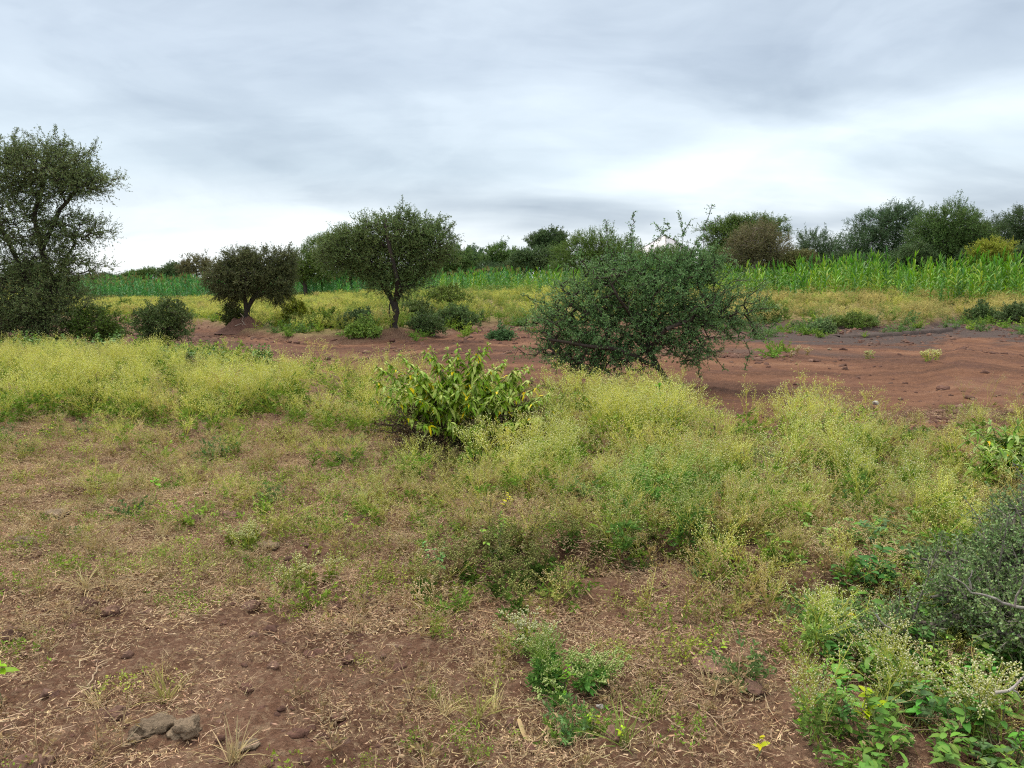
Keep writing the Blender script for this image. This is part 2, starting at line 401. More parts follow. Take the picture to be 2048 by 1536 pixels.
col = n.mix(1.0, col, n.ramp(nc, [(0.25, (.66, .66, .66)), (0.75, (1.32, 1.32, 1.32))]), 'MULTIPLY')
hh = n.m('ADD', n.m('MULTIPLY', nb, 0.6), n.m('MULTIPLY', nc, 0.25))
bp = n.n('ShaderNodeBump', {'Height': hh, 'Strength': 1.0, 'Distance': 0.07})
col = n.n('ShaderNodeHueSaturation', {'Color': col, 'Saturation': 1.06, 'Value': 0.93}).outputs[0]
b = n.n('ShaderNodeBsdfPrincipled', {'Base Color': col, 'Roughness': 0.95, 'Specular IOR Level': 0.15, 'Normal': bp.outputs[0]})
n.n('ShaderNodeOutputMaterial', {0: b.outputs[0]})
me.materials.append(mg)

# ------------------------------------------------------------------ trees
def grow(rng, base, limbs, lobes, n_pts, step=0.3, r_base=0.12, r_tip=0.006, zmin=0.15, jit=0.12, irr=0.18):
    """nodes joined greedily into a branching skeleton; returns arrays + outward vectors at the tips"""
    N = [np.array([0, 0, 0.])]; par = [-1]
    for li, pl in enumerate(limbs):
        pl = [np.asarray(p, float) - base for p in pl]
        if li == 0: last = 0; pts = pl
        else:
            A = np.array(N); last = int(np.argmin(((A - pl[0]) ** 2).sum(1))); pts = pl[1:]
        for p in pts:
            a0 = N[last]; k = max(1, int(math.ceil(np.linalg.norm(p - a0) / step)))
            for j in range(1, k + 1):
                c = a0 + (p - a0) * j / k + rng.normal(size=3) * 0.04 * step
                N.append(c); par.append(last); last = len(N) - 1
    nb = len(N)
    lw = np.array([l[6] if len(l) > 6 else l[3] * l[4] * l[5] for l in lobes]); lw = lw / lw.sum()
    pick = rng.choice(len(lobes), n_pts, p=lw)
    d = rv(rng, n_pts); r = rng.uniform(0, 1, n_pts) ** (1 / 2.6)
    lob = np.array([l[:6] for l in lobes], float)
    bump = 1 + irr * np.sin(d[:, 0] * 5 + pick) * np.cos(d[:, 2] * 6 + pick * 2) + 0.10 * rng.normal(size=n_pts) * (r > .8)
    A = lob[pick, :3] + d * lob[pick, 3:6] * (r * bump)[:, None] - base
    out = nrm(d * np.array([1, 1, 1.0]))
    g = H(A[:, 0] + base[0], A[:, 1] + base[1], False) - base[2]
    ok = A[:, 2] > g + zmin; A = A[ok]; out = out[ok]
    core = np.array(N[:nb])
    dist = np.sqrt(((A[:, None] - core[None, ::max(1, nb // 30)]) ** 2).sum(2)).min(1)
    o = np.argsort(dist); A = A[o]; out = out[o]
    buf = np.zeros((nb + len(A) * 8, 3)); buf[:nb] = core; cnt = nb; tips = []; tout = []
    par = par + [0] * (len(buf) - len(par))
    minz = 0 if nb < 3 else core[max(1, nb // 6), 2] * .5
    for p, ov in zip(A, out):
        dd = ((buf[:cnt] - p) ** 2).sum(1) + 0.6 * np.maximum(buf[:cnt, 2] - p[2], 0) ** 2
        dd[0] += 4 if nb > 3 else 0
        q_ = int(np.argmin(dd)); a0 = buf[q_]; L = np.linalg.norm(p - a0); k = min(7, max(1, int(math.ceil(L / step)))); last = q_
        for j in range(1, k + 1):
            f = j / k; c = a0 + (p - a0) * f + rng.normal(size=3) * jit * L / k * (j < k) + np.array([0, 0, 0.10 * L * f * (1 - f)])
            buf[cnt] = c; par[cnt] = last; last = cnt; cnt += 1
        tips.append(last); tout.append(ov)
    N = buf[:cnt]; par = np.array(par[:cnt]); w_ = np.zeros(cnt); w_[tips] = 1
    for i in range(cnt - 1, 0, -1): w_[par[i]] += w_[i]
    w_ = np.maximum(w_, 1); q = math.log(r_base / r_tip) / math.log(max(w_[0], 2)); rad = r_tip * w_ ** q
    return N, par, rad, np.array(tips), np.array(tout), nb
def twigs(bag, rng, Pt, D, L, nl, ll, lw_, leafc, woodc, ww=0.004, spread=1.0, mw=0, ml=0):
    n = len(Pt); L = np.broadcast_to(L, n)[:, None]
    bend = rv(rng, n) * 0.25; mid = Pt + nrm(D + bend) * L * .5; end = mid + nrm(D - bend + [[0, 0, .1]]) * L * .5
    wc = np.asarray(woodc); ribbons(bag, rng, Pt, mid, ww, wc, mw, .8); ribbons(bag, rng, mid, end, ww * .8, wc, mw, .4)
    tt = rng.uniform(0.08, 1.02, (n, nl, 1))
    pos = np.where(tt < .5, Pt[:, None] + (mid - Pt)[:, None] * tt * 2, mid[:, None] + (end - mid)[:, None] * (tt * 2 - 1)).reshape(-1, 3)
    dr = nrm(np.repeat(D, nl, 0) * 0.6 + rv(rng, n * nl) * spread)
    leaves(bag, rng, pos, dr, ll * rng.uniform(.6, 1.3, n * nl), lw_ * rng.uniform(.7, 1.2, n * nl), leafc(n * nl), ml)
def acacia(name, label, cat, base, limbs, lobes, n_pts=900, r_base=0.12, step=.3, tw=3, tl=.3, nl=10, ll=.05, lw_=.022, leaf=(.06, .095, .045), wood=(.075, .06, .048), seed=1, shoots=(), nshoot=0, shoot_len=.6, up=.35, group=None, zmin=.15, kc=.3, thick=.008, bare=0.0, droop=0.0, sh_n=4, irr=.18):
    rng = np.random.default_rng(seed); base = np.asarray(base, float)
    base = base.copy(); base[2] = H(base[0], base[1]) - 0.03
    root = empty(name, base, label, cat, group)
    N, par, rad, tips, tout, nb = grow(rng, base, limbs, lobes, n_pts, step, r_base, zmin=zmin, irr=irr)
    tb = Bag(); cb = Bag(); i = np.arange(1, len(N)); p = par[1:]
    thickm = rad[1:] > thick
    wc = lambda n_: jc(rng, wood, n_, .15, .05)
    big = thickm & (rad[1:] > thick * 3.5)
    a = np.where(big)[0]; r0 = np.minimum(rad[p[a]], rad[i[a]] * 1.35); tubes(tb, N[p[a]], N[i[a]] + nrm(N[i[a]] - N[p[a]]) * rad[i[a]][:, None] * .35, r0, rad[i[a]], wc(len(a)), 8)
    a = np.where(thickm & ~big)[0]; tubes(tb, N[p[a]], N[i[a]], np.minimum(rad[p[a]], rad[i[a]] * 1.4), rad[i[a]], wc(len(a)), 5)
    a = np.where(~thickm)[0]; tubes(cb, N[p[a]], N[i[a]], rad[i[a]], rad[i[a]] * .8, wc(len(a)), 3, 1)
    # flare at the foot
    tb.n and tubes(tb, np.array([[0, 0, -.12]]), np.array([[0, 0, .12]]), [r_base * 1.5], [r_base * 1.02], wc(1), 8)
    fol = np.where((rad < thick * 1.2))[0]; fol = fol[fol >= nb] if len(fol) else fol
    outw = np.zeros((len(N), 3)); outw[tips] = tout
    for k in range(len(N) - 1, 0, -1):
        if (outw[par[k]] == 0).all(): outw[par[k]] = outw[k]
    src = np.concatenate([np.repeat(tips, tw), fol[rng.uniform(size=len(fol)) < .55]])
    if bare: src = src[rng.uniform(size=len(src)) > bare]
    D = nrm(outw[src] * .8 + rv(rng, len(src)) * .75 + [[0, 0, up - droop]])
    lc = lambda n_: jc(rng, leaf, n_, kc, .1)
    twigs(cb, rng, N[src], D, tl * rng.uniform(.5, 1.25, len(src)), nl, ll, lw_, lc, np.array(wood) * 1.1, ww=max(.004, ll * .09), mw=1)
    # long protruding shoots
    def shoot(a0, d, L_):
        kk = max(3, int(L_ / .08)); pts = [a0]
        for j in range(kk): d = nrm(d + rng.normal(size=3) * .13 + [0, 0, .03]); pts.append(pts[-1] + d * L_ / kk)
        pts = np.array(pts); tubes(cb, pts[:-1], pts[1:], np.linspace(.007, .003, kk), np.linspace(.006, .002, kk), np.array(wood), 3, 1)
        m_ = int(kk * sh_n); q = rng.uniform(0.15, 1, m_) * kk; qi = np.minimum(q.astype(int), kk - 1); pp = pts[qi] + (pts[qi + 1] - pts[qi]) * (q - qi)[:, None]
        twigs(cb, rng, pp, nrm(rv(rng, m_) + d * .5), max(.07, ll * 1.5), 6, ll, lw_, lc, np.array(wood), mw=1)
    for pl in shoots:
        pl = [np.asarray(z_, float) - base for z_ in pl]
        dense = []
        for u, v in zip(pl[:-1], pl[1:]):
            kk = max(2, int(np.linalg.norm(v - u) / .07)); dense += [u + (v - u) * j / kk + rng.normal(size=3) * .012 for j in range(kk)]
        dense = np.array(dense + [pl[-1]]); tubes(cb, dense[:-1], dense[1:], .006, .005, np.array(wood), 3, 1)
        pp = np.repeat(dense[len(dense) // 5:], 5, 0); pp = pp[rng.uniform(size=len(pp)) < .8]
        twigs(cb, rng, pp, nrm(rv(rng, len(pp)) + [[0, 0, .4]]), .07 * rng.uniform(.4, 1.5, len(pp)), 6, ll, lw_, lc, np.array(wood), mw=1)
    if nshoot:
        sc = N[tips][:, 2] * .5 + (outw[tips] * [[.8, .5, 1]]).sum(1) + rng.uniform(0, .8, len(tips)); o = tips[np.argsort(-sc)[:nshoot * 3]]; o = rng.choice(o, nshoot, False)
        for k in o: shoot(N[k], nrm(outw[k] * .7 + [0, 0, .7] + rng.normal(size=3) * .35), shoot_len * rng.uniform(.5, 1.3))
    if tb.n: tb.obj('trunk', [M_BARK], root, True)
    cb.obj('crown', [M_LEAF, M_BARK], root)
    return root
def LB(px, py, yy, rx, ry, dep=None, dy=0.0, wgt=None):
    """ellipsoid lobe from its outline in the photograph at forward distance yy"""
    c = P(px, py, yy + dy); k = yy / FPX
    r = [c[0], c[1], c[2], rx * k, (dep if dep else min(rx, 1.2 * ry) * .95 * k), ry * k]
    return r + ([wgt] if wgt else [])

def L2(yy, *pts):      # limb polyline: (px, py[, depth offset])
    return [P(p[0], p[1], yy + (p[2] if len(p) > 2 else 0)) for p in pts]
def G(px, py):
    b = at(px, py); return b, b[1]

# --- tall acacia at the left edge
b0, y0 = G(88, 692)
acacia('acacia_tree', 'tall airy thorn acacia at the left edge, feathery crown in tiers above a bushy skirt', 'tree', b0,
  [L2(y0, (88, 690), (92, 620), (104, 580), (84, 500), (70, 430), (95, 340, .3)), L2(y0, (84, 640), (70, 590), (35, 520), (0, 450), (-30, 400)), L2(y0, (104, 580), (130, 520, .3), (160, 470, .3)), L2(y0, (92, 620, 0), (60, 560, -.6), (50, 500, -.8)), L2(y0, (88, 660), (60, 640, .3), (10, 600, .5)), L2(y0, (84, 500), (120, 420), (165, 365))],
  [LB(85, 345, y0, 85, 55, wgt=3.2), LB(162, 366, y0, 66, 24, wgt=1.7), LB(10, 345, y0, 60, 50, wgt=1.2), LB(-60, 400, y0, 80, 110, wgt=2), LB(30, 440, y0, 75, 60, wgt=2), LB(140, 458, y0, 76, 24, wgt=1.6), LB(90, 520, y0, 80, 36, wgt=1.4), LB(150, 540, y0, 62, 24, wgt=.8), LB(30, 590, y0, 100, 70, wgt=3.4), LB(105, 615, y0, 72, 58, wgt=3.0), LB(60, 650, y0, 90, 35, wgt=1.2), LB(-60, 580, y0, 100, 90, wgt=2)],
  n_pts=4300, r_base=.10, irr=.3, tw=3, tl=.33, nl=12, ll=.045, lw_=.019, leaf=(.165, .205, .095), wood=(.06, .048, .038), seed=3, nshoot=110, shoot_len=.42, up=.12, step=.28, bare=.05)
# --- shrubs around its foot
b_, y_ = G(195, 694)
acacia('green_shrub', 'rounded green shrub at the foot of the tall left acacia, on its right side', 'shrub', b_, [L2(y_, (195, 694), (192, 670))],
  [LB(190, 655, y_, 48, 36), LB(225, 672, y_, 24, 24)], n_pts=330, r_base=.04, tl=.2, nl=10, ll=.05, lw_=.028, leaf=(0.122, 0.186, 0.053), seed=4, step=.2)
b_, y_ = G(325, 702)
acacia('dark_shrub', 'compact dark green shrub standing alone at the near edge of the track, left', 'shrub', b_, [L2(y_, (325, 702), (322, 680)), L2(y_, (323, 690), (300, 650)), L2(y_, (323, 690), (345, 645))],
  [LB(322, 650, y_, 44, 40), LB(300, 635, y_, 26, 26), LB(350, 635, y_, 26, 24), LB(322, 680, y_, 34, 22)], n_pts=520, irr=.45, r_base=.035, tl=.17, nl=11, ll=.045, lw_=.022, leaf=(.115, .16, .065), seed=5, step=.16, nshoot=14, shoot_len=.25)
# --- small dark round tree on its mound
b1, y1 = G(492, 655)
b1 = b1.copy()
MOUND = (b1[0] + .05, b1[1])
root = acacia('round_thorn_tree', 'short dark brownish-green thorn tree with a broad two-humped crown on a red soil mound', 'tree', b1,
  [L2(y1, (493, 655), (494, 620), (490, 600), (470, 560)), L2(y1, (494, 622), (508, 595), (540, 560)), L2(y1, (494, 615), (512, 580, .4), (520, 540, .4)), L2(y1, (490, 602), (492, 560, -.4)), L2(y1, (508, 596), (560, 575))],
  [LB(452, 560, y1, 36, 40, wgt=2.2), LB(495, 553, y1, 42, 44, wgt=2.2), LB(556, 562, y1, 30, 46, wgt=2.4), LB(475, 515, y1, 26, 20, wgt=.6), LB(570, 518, y1, 22, 22, wgt=.6), LB(520, 520, y1, 26, 22, wgt=.6)],
  n_pts=2000, r_base=.09, irr=.25, tw=4, tl=.26, nl=11, ll=.045, lw_=.018, leaf=(.145, .16, .075), wood=(.06, .05, .042), seed=7, step=.22, nshoot=24, shoot_len=.28, up=.0, droop=.25, zmin=.7)
b_, y_ = G(462, 657)
acacia('dark_shrub', 'small dark bush leaning against the left of the mound under the round thorn tree', 'shrub', b_, [L2(y_, (468, 655), (466, 635))],
  [LB(466, 632, y_, 20, 24)], n_pts=220, r_base=.03, tl=.16, nl=9, ll=.05, lw_=.025, leaf=(0.104, 0.132, 0.046), seed=8, step=.16)
# --- umbrella acacia
b2, y2 = G(788, 657)
acacia('umbrella_acacia', 'wide umbrella-crowned acacia with twisted dark trunk beyond the track, in front of the maize', 'tree', b2,
  [L2(y2, (786, 657), (792, 625), (790, 602), (800, 585), (815, 560), (830, 500)), L2(y2, (792, 612), (778, 590), (760, 560), (720, 520)), L2(y2, (790, 600), (795, 560, -.5), (780, 500, -.6), (770, 450, -.4)), L2(y2, (800, 585), (835, 560), (865, 520)), L2(y2, (786, 650), (778, 625, .1), (782, 600, .4), (776, 560, .6))],
  [LB(785, 470, y2, 92, 38, wgt=3.4), LB(695, 495, y2, 62, 34, wgt=2.0), LB(862, 488, y2, 50, 36, wgt=1.5), LB(790, 522, y2, 100, 34, wgt=2.3), LB(790, 560, y2, 62, 30, wgt=1.3), LB(735, 535, y2, 50, 24, wgt=.6), LB(840, 535, y2, 42, 22, wgt=.5), LB(665, 510, y2, 30, 26, dy=.6, wgt=.5)],
  n_pts=3300, r_base=.095, irr=.3, tw=3, tl=.28, nl=13, ll=.042, lw_=.018, leaf=(.185, .25, .105), wood=(.055, .045, .038), seed=11, nshoot=110, shoot_len=.3, up=.12, step=.3, zmin=.9)
# --- big spreading bush, right of centre
b3, y3 = G(1338, 772)
acacia('thorn_bush', 'big spreading blue-green thorn bush with leaning trunk and tall leafy shoots beside the track', 'bush', b3,
  [L2(y3, (1338, 772), (1315, 735), (1297, 700), (1290, 660), (1300, 600), (1320, 520)), L2(y3, (1300, 710), (1270, 680), (1200, 640), (1120, 600)), L2(y3, (1297, 705), (1330, 660, -.4), (1380, 640, -.2), (1430, 620, .2)), L2(y3, (1310, 728), (1240, 700, -.3), (1160, 690, -.4), (1100, 680, -.3)), L2(y3, (1297, 700), (1350, 690, .5), (1420, 680, .5)), L2(y3, (1292, 670), (1240, 600, -.4), (1210, 540, -.4)), L2(y3, (1292, 670), (1380, 560, .3), (1420, 510, .3))],
  [LB(1270, 585, y3, 140, 66, wgt=3.6), LB(1370, 588, y3, 120, 66, wgt=3.0), LB(1180, 620, y3, 100, 70, wgt=2.2), LB(1220, 670, y3, 140, 60, wgt=2.6), LB(1360, 650, y3, 110, 50, wgt=2.0), LB(1250, 540, y3, 100, 30, wgt=1.0), LB(1390, 535, y3, 75, 24, wgt=.8), LB(1470, 625, y3, 56, 34, wgt=.55), LB(1105, 650, y3, 55, 40, wgt=.8), LB(1390, 708, y3, 50, 26, wgt=.3), LB(1160, 712, y3, 85, 36, wgt=1.5), LB(1240, 722, y3, 60, 32, wgt=.8), LB(1350, 690, y3, 60, 30, wgt=.5), LB(1495, 662, y3, 52, 16, wgt=.22)],
  n_pts=3100, r_base=.05, irr=.4, tw=3, tl=.17, nl=12, ll=.027, lw_=.016, leaf=(.175, .275, .125), wood=(.07, .055, .045), seed=13, nshoot=110, shoot_len=.30, up=.2, step=.16, thick=.006, zmin=.05,
  shoots=[L2(y3, (1225, 520), (1214, 480), (1213, 442)), L2(y3, (1262, 520), (1262, 480), (1268, 424)), L2(y3, (1290, 520), (1312, 480), (1340, 455), (1330, 447)), L2(y3, (1360, 510), (1366, 470), (1358, 428)), L2(y3, (1366, 470), (1382, 440)), L2(y3, (1405, 500), (1412, 450), (1424, 410)), L2(y3, (1412, 455), (1440, 436)), L2(y3, (1370, 500), (1330, 470), (1312, 448)), L2(y3, (1470, 600), (1500, 585), (1530, 560)), L2(y3, (1480, 650), (1540, 655), (1560, 640)), L2(y3, (1100, 610), (1070, 600), (1042, 590)), L2(y3, (1420, 700), (1450, 740)), L2(y3, (1395, 715), (1400, 755)), L2(y3, (1480, 670), (1500, 705), (1490, 740))])

# --- far trees: (px_centre, distance, label, lobes(px,py,rx,ry), leaf colour, options)
GR = (.14, .21, .078); DK = (.11, .16, .074); BR = (.18, .17, .09); BL = (.115, .175, .09); YG = (.34, .37, .10); OL = (.155, .225, .072)
far_trees = [
 ('pale brown sparse tree behind the left half of the round thorn tree', 395, 95, [(392, 530, 34, 20), (372, 540, 16, 14), (420, 540, 24, 18)], BR, dict(bare=.35, n=450)),
 ('low dark tree left of the pale brown sparse tree', 352, 110, [(352, 546, 22, 10), (335, 550, 14, 6)], DK, dict(n=240)),
 ('bright green tree seen between the round thorn tree and the umbrella acacia', 610, 55, [(608, 528, 38, 30), (585, 545, 22, 20), (650, 500, 40, 28), (640, 540, 40, 28)], OL, dict(n=900)),
 ('dark green tree behind the left side of the umbrella acacia', 690, 58, [(690, 520, 50, 40), (720, 545, 40, 25)], GR, dict(n=700)),
 ('low green bushy tree at the right edge of the umbrella acacia', 905, 70, [(905, 522, 40, 24), (880, 535, 34, 22)], GR, dict(n=420)),
 ('small blue-green tree, second to the right of the umbrella acacia', 945, 75, [(948, 518, 28, 22), (935, 535, 28, 18)], BL, dict(n=300)),
 ('rounded green tree midway between the umbrella acacia and the flat-topped tree', 1000, 72, [(1000, 514, 36, 22), (1025, 526, 32, 20), (985, 530, 30, 18)], GR, dict(n=420)),
 ('dark flat-topped tree standing above the hedge of trees left of the big thorn bush', 1096, 68, [(1096, 482, 36, 18), (1085, 492, 22, 10), (1112, 490, 22, 12)], DK, dict(n=420, trunk=(1096, 500))),
 ('dark tree under and left of the flat-topped tree', 1070, 66, [(1072, 520, 38, 22), (1048, 524, 30, 20), (1105, 522, 34, 24)], DK, dict(n=420)),
 ('broad light green tree behind the left shoulder of the big thorn bush', 1195, 52, [(1190, 500, 68, 36), (1155, 515, 50, 34), (1235, 512, 52, 34), (1200, 545, 60, 25)], OL, dict(n=1000, nsh=25)),
 ('tree with low crown behind the middle of the big thorn bush', 1330, 48, [(1310, 530, 60, 24), (1350, 522, 42, 24)], OL, dict(n=550)),
 ('green umbrella-topped tree rising behind the right shoulder of the big thorn bush', 1495, 50, [(1490, 455, 76, 20), (1455, 478, 52, 30), (1520, 465, 56, 18), (1470, 515, 60, 30)], OL, dict(n=1300, nsh=12)),
 ('grey half-bare tree with visible pale limbs in front of the umbrella-topped tree', 1512, 45, [(1512, 480, 42, 32), (1480, 500, 28, 24), (1550, 500, 32, 26), (1515, 515, 45, 20)], BR, dict(n=700, bare=.3, wood=(.30, .25, .21), tr=.16, trunk=(1505, 505), limbs=[[(1512, 548), (1505, 520), (1500, 495), (1504, 470)], [(1506, 522), (1530, 515), (1548, 508)], [(1503, 505), (1490, 490)]])),
 ('thin bushy tree of upright wispy twigs, right of the umbrella-topped tree', 1630, 55, [(1632, 498, 44, 36), (1612, 520, 40, 26), (1662, 515, 34, 28)], BL, dict(n=650, bare=.25, nsh=60)),
 ('tall dark blue-green tree with layered lacy crown on the right', 1765, 52, [(1765, 455, 62, 34), (1735, 495, 62, 38), (1800, 440, 42, 30), (1820, 500, 40, 40), (1710, 515, 40, 25), (1780, 520, 60, 22)], BL, dict(n=1500, nsh=14)),
 ('big rounded green tree with wispy top, second from the right edge', 1900, 46, [(1895, 455, 55, 42), (1870, 485, 52, 36), (1935, 475, 40, 40), (1900, 515, 60, 28)], GR, dict(n=1400, nsh=60)),
 ('dark dense tree behind the yellow-green bush near the right edge', 1985, 58, [(1985, 470, 42, 30), (1965, 485, 35, 24), (2015, 480, 30, 30)], DK, dict(n=650)),
 ('dark tree with a high branching top at the right edge of the picture', 2050, 48, [(2062, 440, 55, 24), (2048, 500, 38, 36), (2090, 480, 50, 50)], DK, dict(n=900, nsh=14)),
 ('small rounded tree on the far left horizon, nearest the tall left acacia', 212, 190, [(212, 554, 11, 4)], DK, dict(n=90)),
 ('low tree on the far left horizon, second from the tall left acacia', 240, 195, [(240, 557, 9, 3)], DK, dict(n=70)),
 ('pale green tree on the far left horizon beside the largest horizon tree', 268, 175, [(266, 552, 14, 5)], GR, dict(n=130)),
 ('largest domed tree on the far left horizon', 298, 170, [(298, 549, 22, 8), (283, 553, 14, 6)], GR, dict(n=220)),
 ('low dark hedge tree on the horizon right of the largest horizon tree', 330, 180, [(328, 554, 14, 5)], DK, dict(n=110)),
 ('small tree on the horizon glimpsed behind the tall left acacia', 185, 200, [(183, 556, 10, 5)], DK, dict(n=80)),
 ('tree hidden behind the lower crown of the tall left acacia', 60, 120, [(60, 545, 40, 16)], GR, dict(n=250)),
]
for k, (lab, px, yy, lobes, lc, o) in enumerate(far_trees):
    bx = P(px, 560, yy); s_ = yy / FPX; ll = .05 if yy < 60 else (.085 if yy < 100 else .2)
    bb = np.array([bx[0], yy, 0.]); bb[2] = H(bb[0], bb[1])
    top = min(l[1] for l in lobes); ty = o.get('trunk', (lobes[0][0], lobes[0][1] + lobes[0][3] * .3))
    lim = [L2(yy, *l) for l in o['limbs']] if 'limbs' in o else [[bb + [0, 0, .5], P(*ty, yy)]]
    if len(lobes) > 1 and 'limbs' not in o: lim.append([bb + (P(*ty, yy) - bb) * .35, P(lobes[1][0], lobes[1][1], yy + .5)])
    lim = [[bb] + lim[0]] + lim[1:]
    acacia('distant_tree', lab, 'tree', bb, lim, [LB(l[0], l[1], yy, l[2], l[3], wgt=l[2] * l[3]) for l in lobes],
      n_pts=o['n'], r_base=o.get('tr', .14), step=.5 if yy < 100 else 1.2, tw=(7 if yy < 100 else 4), tl=(.5 if yy < 100 else 1.0), nl=(14 if yy < 100 else 11), ll=ll * 1.25, lw_=ll * .6, leaf=lc, wood=o.get('wood', (.07, .058, .048)),
      seed=40 + k, nshoot=o.get('nsh', 10 if yy < 100 else 0), shoot_len=.8, sh_n=1.2, group='trees and thickets beyond the maize', bare=o.get('bare', 0), thick=.012 if yy < 100 else .04, zmin=.3)
# undergrowth that closes the gap beneath the far trees: each bush its own thing
hedge = [(870, 72, 30, 12, GR, 'green bush at the maize edge just right of the umbrella acacia trunk line'), (925, 74, 30, 13, DK, 'dark bush under the low tree right of the umbrella acacia'), (975, 70, 28, 12, BL, 'blue-green bush beneath the rounded midway tree'), (1025, 68, 30, 13, DK, 'dark bush between the midway tree and the flat-topped tree'),
 (1130, 62, 36, 16, GR, 'green bush under the flat-topped tree, right side'), (1440, 47, 36, 22, GR, 'green bush behind the right side of the big thorn bush'), (1570, 47, 34, 15, BR, 'brownish bush at the foot of the grey half-bare tree'), (1600, 44, 26, 9, (.20, .20, .09), 'pale olive bush at the maize edge right of the grey half-bare tree'),
 (1680, 50, 40, 18, DK, 'dark bush under the thin wispy tree'), (1740, 48, 40, 16, BL, 'dark blue-green bush under the tall lacy tree'), (1830, 45, 44, 20, DK, 'dark bush between the tall lacy tree and the big rounded tree'), (1985, 43, 36, 20, YG, 'bright yellow-green bush behind the maize near the right edge'), (1945, 44, 24, 12, DK, 'dark bush left of the bright yellow-green bush'),
 (2060, 44, 40, 26, DK, 'dark green bush at the right edge behind the maize')]
for k, (px, yy, rx, ry, lc, lab) in enumerate(hedge):
    cy = {43: 503, 44: 515, 45: 512, 47: 522}.get(yy, 528 if px > 1300 else 540)
    if px == 1600: cy = 518
    bb = P(px, 560, yy); bb[2] = H(bb[0], yy)
    c = LB(px, cy, yy, rx, ry)
    acacia('distant_bush', lab, 'bush', bb, [[bb, P(px, cy, yy)]], [c, LB(px - rx * .5, cy + ry * .7, yy, rx * .7, ry), LB(px + rx * .4, cy + ry * .8, yy, rx * .7, ry)], n_pts=330, r_base=.06, step=.4, tw=6, tl=.4, nl=12, ll=.07, lw_=.035, leaf=lc, seed=90 + k, sh_n=1.2, nshoot=5, shoot_len=.5, group='bushes under the far trees', thick=.012)

# --- low bushes on the verge round the umbrella acacia and along the right bank
verge = [(850, 668, 34, 18, (0.113, 0.155, 0.066), 'dark green low bush at the track edge just right of the umbrella acacia'), (905, 650, 48, 22, (0.148, 0.217, 0.092), 'blue-green low bush behind the dark one right of the umbrella acacia'), (830, 636, 40, 20, (0.156, 0.202, 0.079), 'green bush growing behind the umbrella acacia trunk, right side'),
 (712, 655, 40, 16, (0.130, 0.186, 0.086), 'low dark bush left of the umbrella acacia trunk'), (725, 672, 34, 13, (0.226, 0.326, 0.105), 'light green low clump at the track edge left of the umbrella acacia'), (650, 655, 34, 15, (0.208, 0.279, 0.079), 'yellowish green clump between the round thorn tree and the umbrella acacia'),
 (592, 648, 30, 24, (0.260, 0.295, 0.072), 'olive weed bush beside the right hump of the round thorn tree'), (1000, 680, 26, 7, (0.122, 0.202, 0.092), 'tiny green bush on the track left of the big thorn bush'), (1400, 652, 40, 14, (0.139, 0.202, 0.092), 'low bush on the bank hidden behind the big thorn bush'),
 (1640, 668, 26, 12, (0.208, 0.279, 0.132), 'grey-green low bush on the far bank right of the big thorn bush'), (1530, 640, 34, 20, (0.226, 0.295, 0.099), 'light green bush at the right end of the big thorn bush'), (1960, 640, 34, 15, (0.130, 0.186, 0.079), 'dark creeping bush on the bank in front of the dry weeds at right'), (2030, 645, 34, 20, (0.130, 0.178, 0.079), 'dark creeping bush on the bank at the right edge'),
 (1700, 655, 44, 10, (0.174, 0.232, 0.079), 'flat green creeper along the foot of the right bank'), (885, 615, 56, 24, (0.191, 0.248, 0.079), 'tall green weed clump behind the umbrella acacia, right'), (250, 625, 30, 14, (0.191, 0.264, 0.079), 'green weed bush in the yellow weeds behind the left track bend'), (200, 600, 60, 10, (0.208, 0.295, 0.132), 'long low blue-green clump in front of the left maize')]
for k, (px, py, rx, ry, lc, lab) in enumerate(verge):
    bb, yy = G(px, py); kk = yy / FPX; c = bb + [0, 0, ry * kk * .8]
    acacia('low_bush', lab, 'bush', bb, [[bb, c]], [[c[0] + dx_ * rx * kk, c[1] + dy_ * rx * kk, c[2] + dz_ * ry * kk, rx * kk * f_, rx * kk * f_ * .8, ry * kk * f_ * 1.1] for dx_, dy_, dz_, f_ in ((0, 0, 0, .7), (-.6, .2, -.3, .42), (.55, -.2, -.2, .5), (.1, .3, .35, .4), (.95, 0, -.6, .25), (-1, 0, -.6, .25))], n_pts=int(90 + rx * ry * .22), nshoot=12, shoot_len=.3, r_base=.02, step=.2, tw=4, tl=.16, nl=9, ll=.05, lw_=.03, leaf=lc, wood=(.10, .09, .06), seed=140 + k, group='low bushes on the verges of the track', zmin=.03, up=.5)

# --- bottom right grey-green thorn bush with dead twig
b5 = at(2090, 1330); y5 = b5[1]
rt = acacia('grey_thorn_bush', 'grey-green small-leaved thorn bush filling the bottom right corner', 'bush', b5,
  [[b5, b5 + [0, .1, .3]], [b5, b5 + [-.3, .2, .3]], [b5, b5 + [-.1, -.4, .25]]],
  [LB(2050, 1140, y5 + .2, 100, 75, wgt=1.6), LB(1955, 1195, y5 + .1, 90, 42, wgt=.7), LB(2080, 1050, y5 + .5, 80, 50, wgt=.8), LB(1900, 1130, y5 + .5, 70, 30, wgt=.3), LB(2060, 1250, y5 - .1, 100, 50, wgt=.9), LB(1800, 1260, y5 + .1, 90, 25, wgt=.3)],
  n_pts=820, r_base=.014, tw=3, tl=.12, nl=13, ll=.0145, lw_=.010, leaf=(.20, .275, .13), kc=.5, wood=(.20, .18, .15), seed=17, step=.1, nshoot=60, shoot_len=.25, thick=.004, zmin=.03)
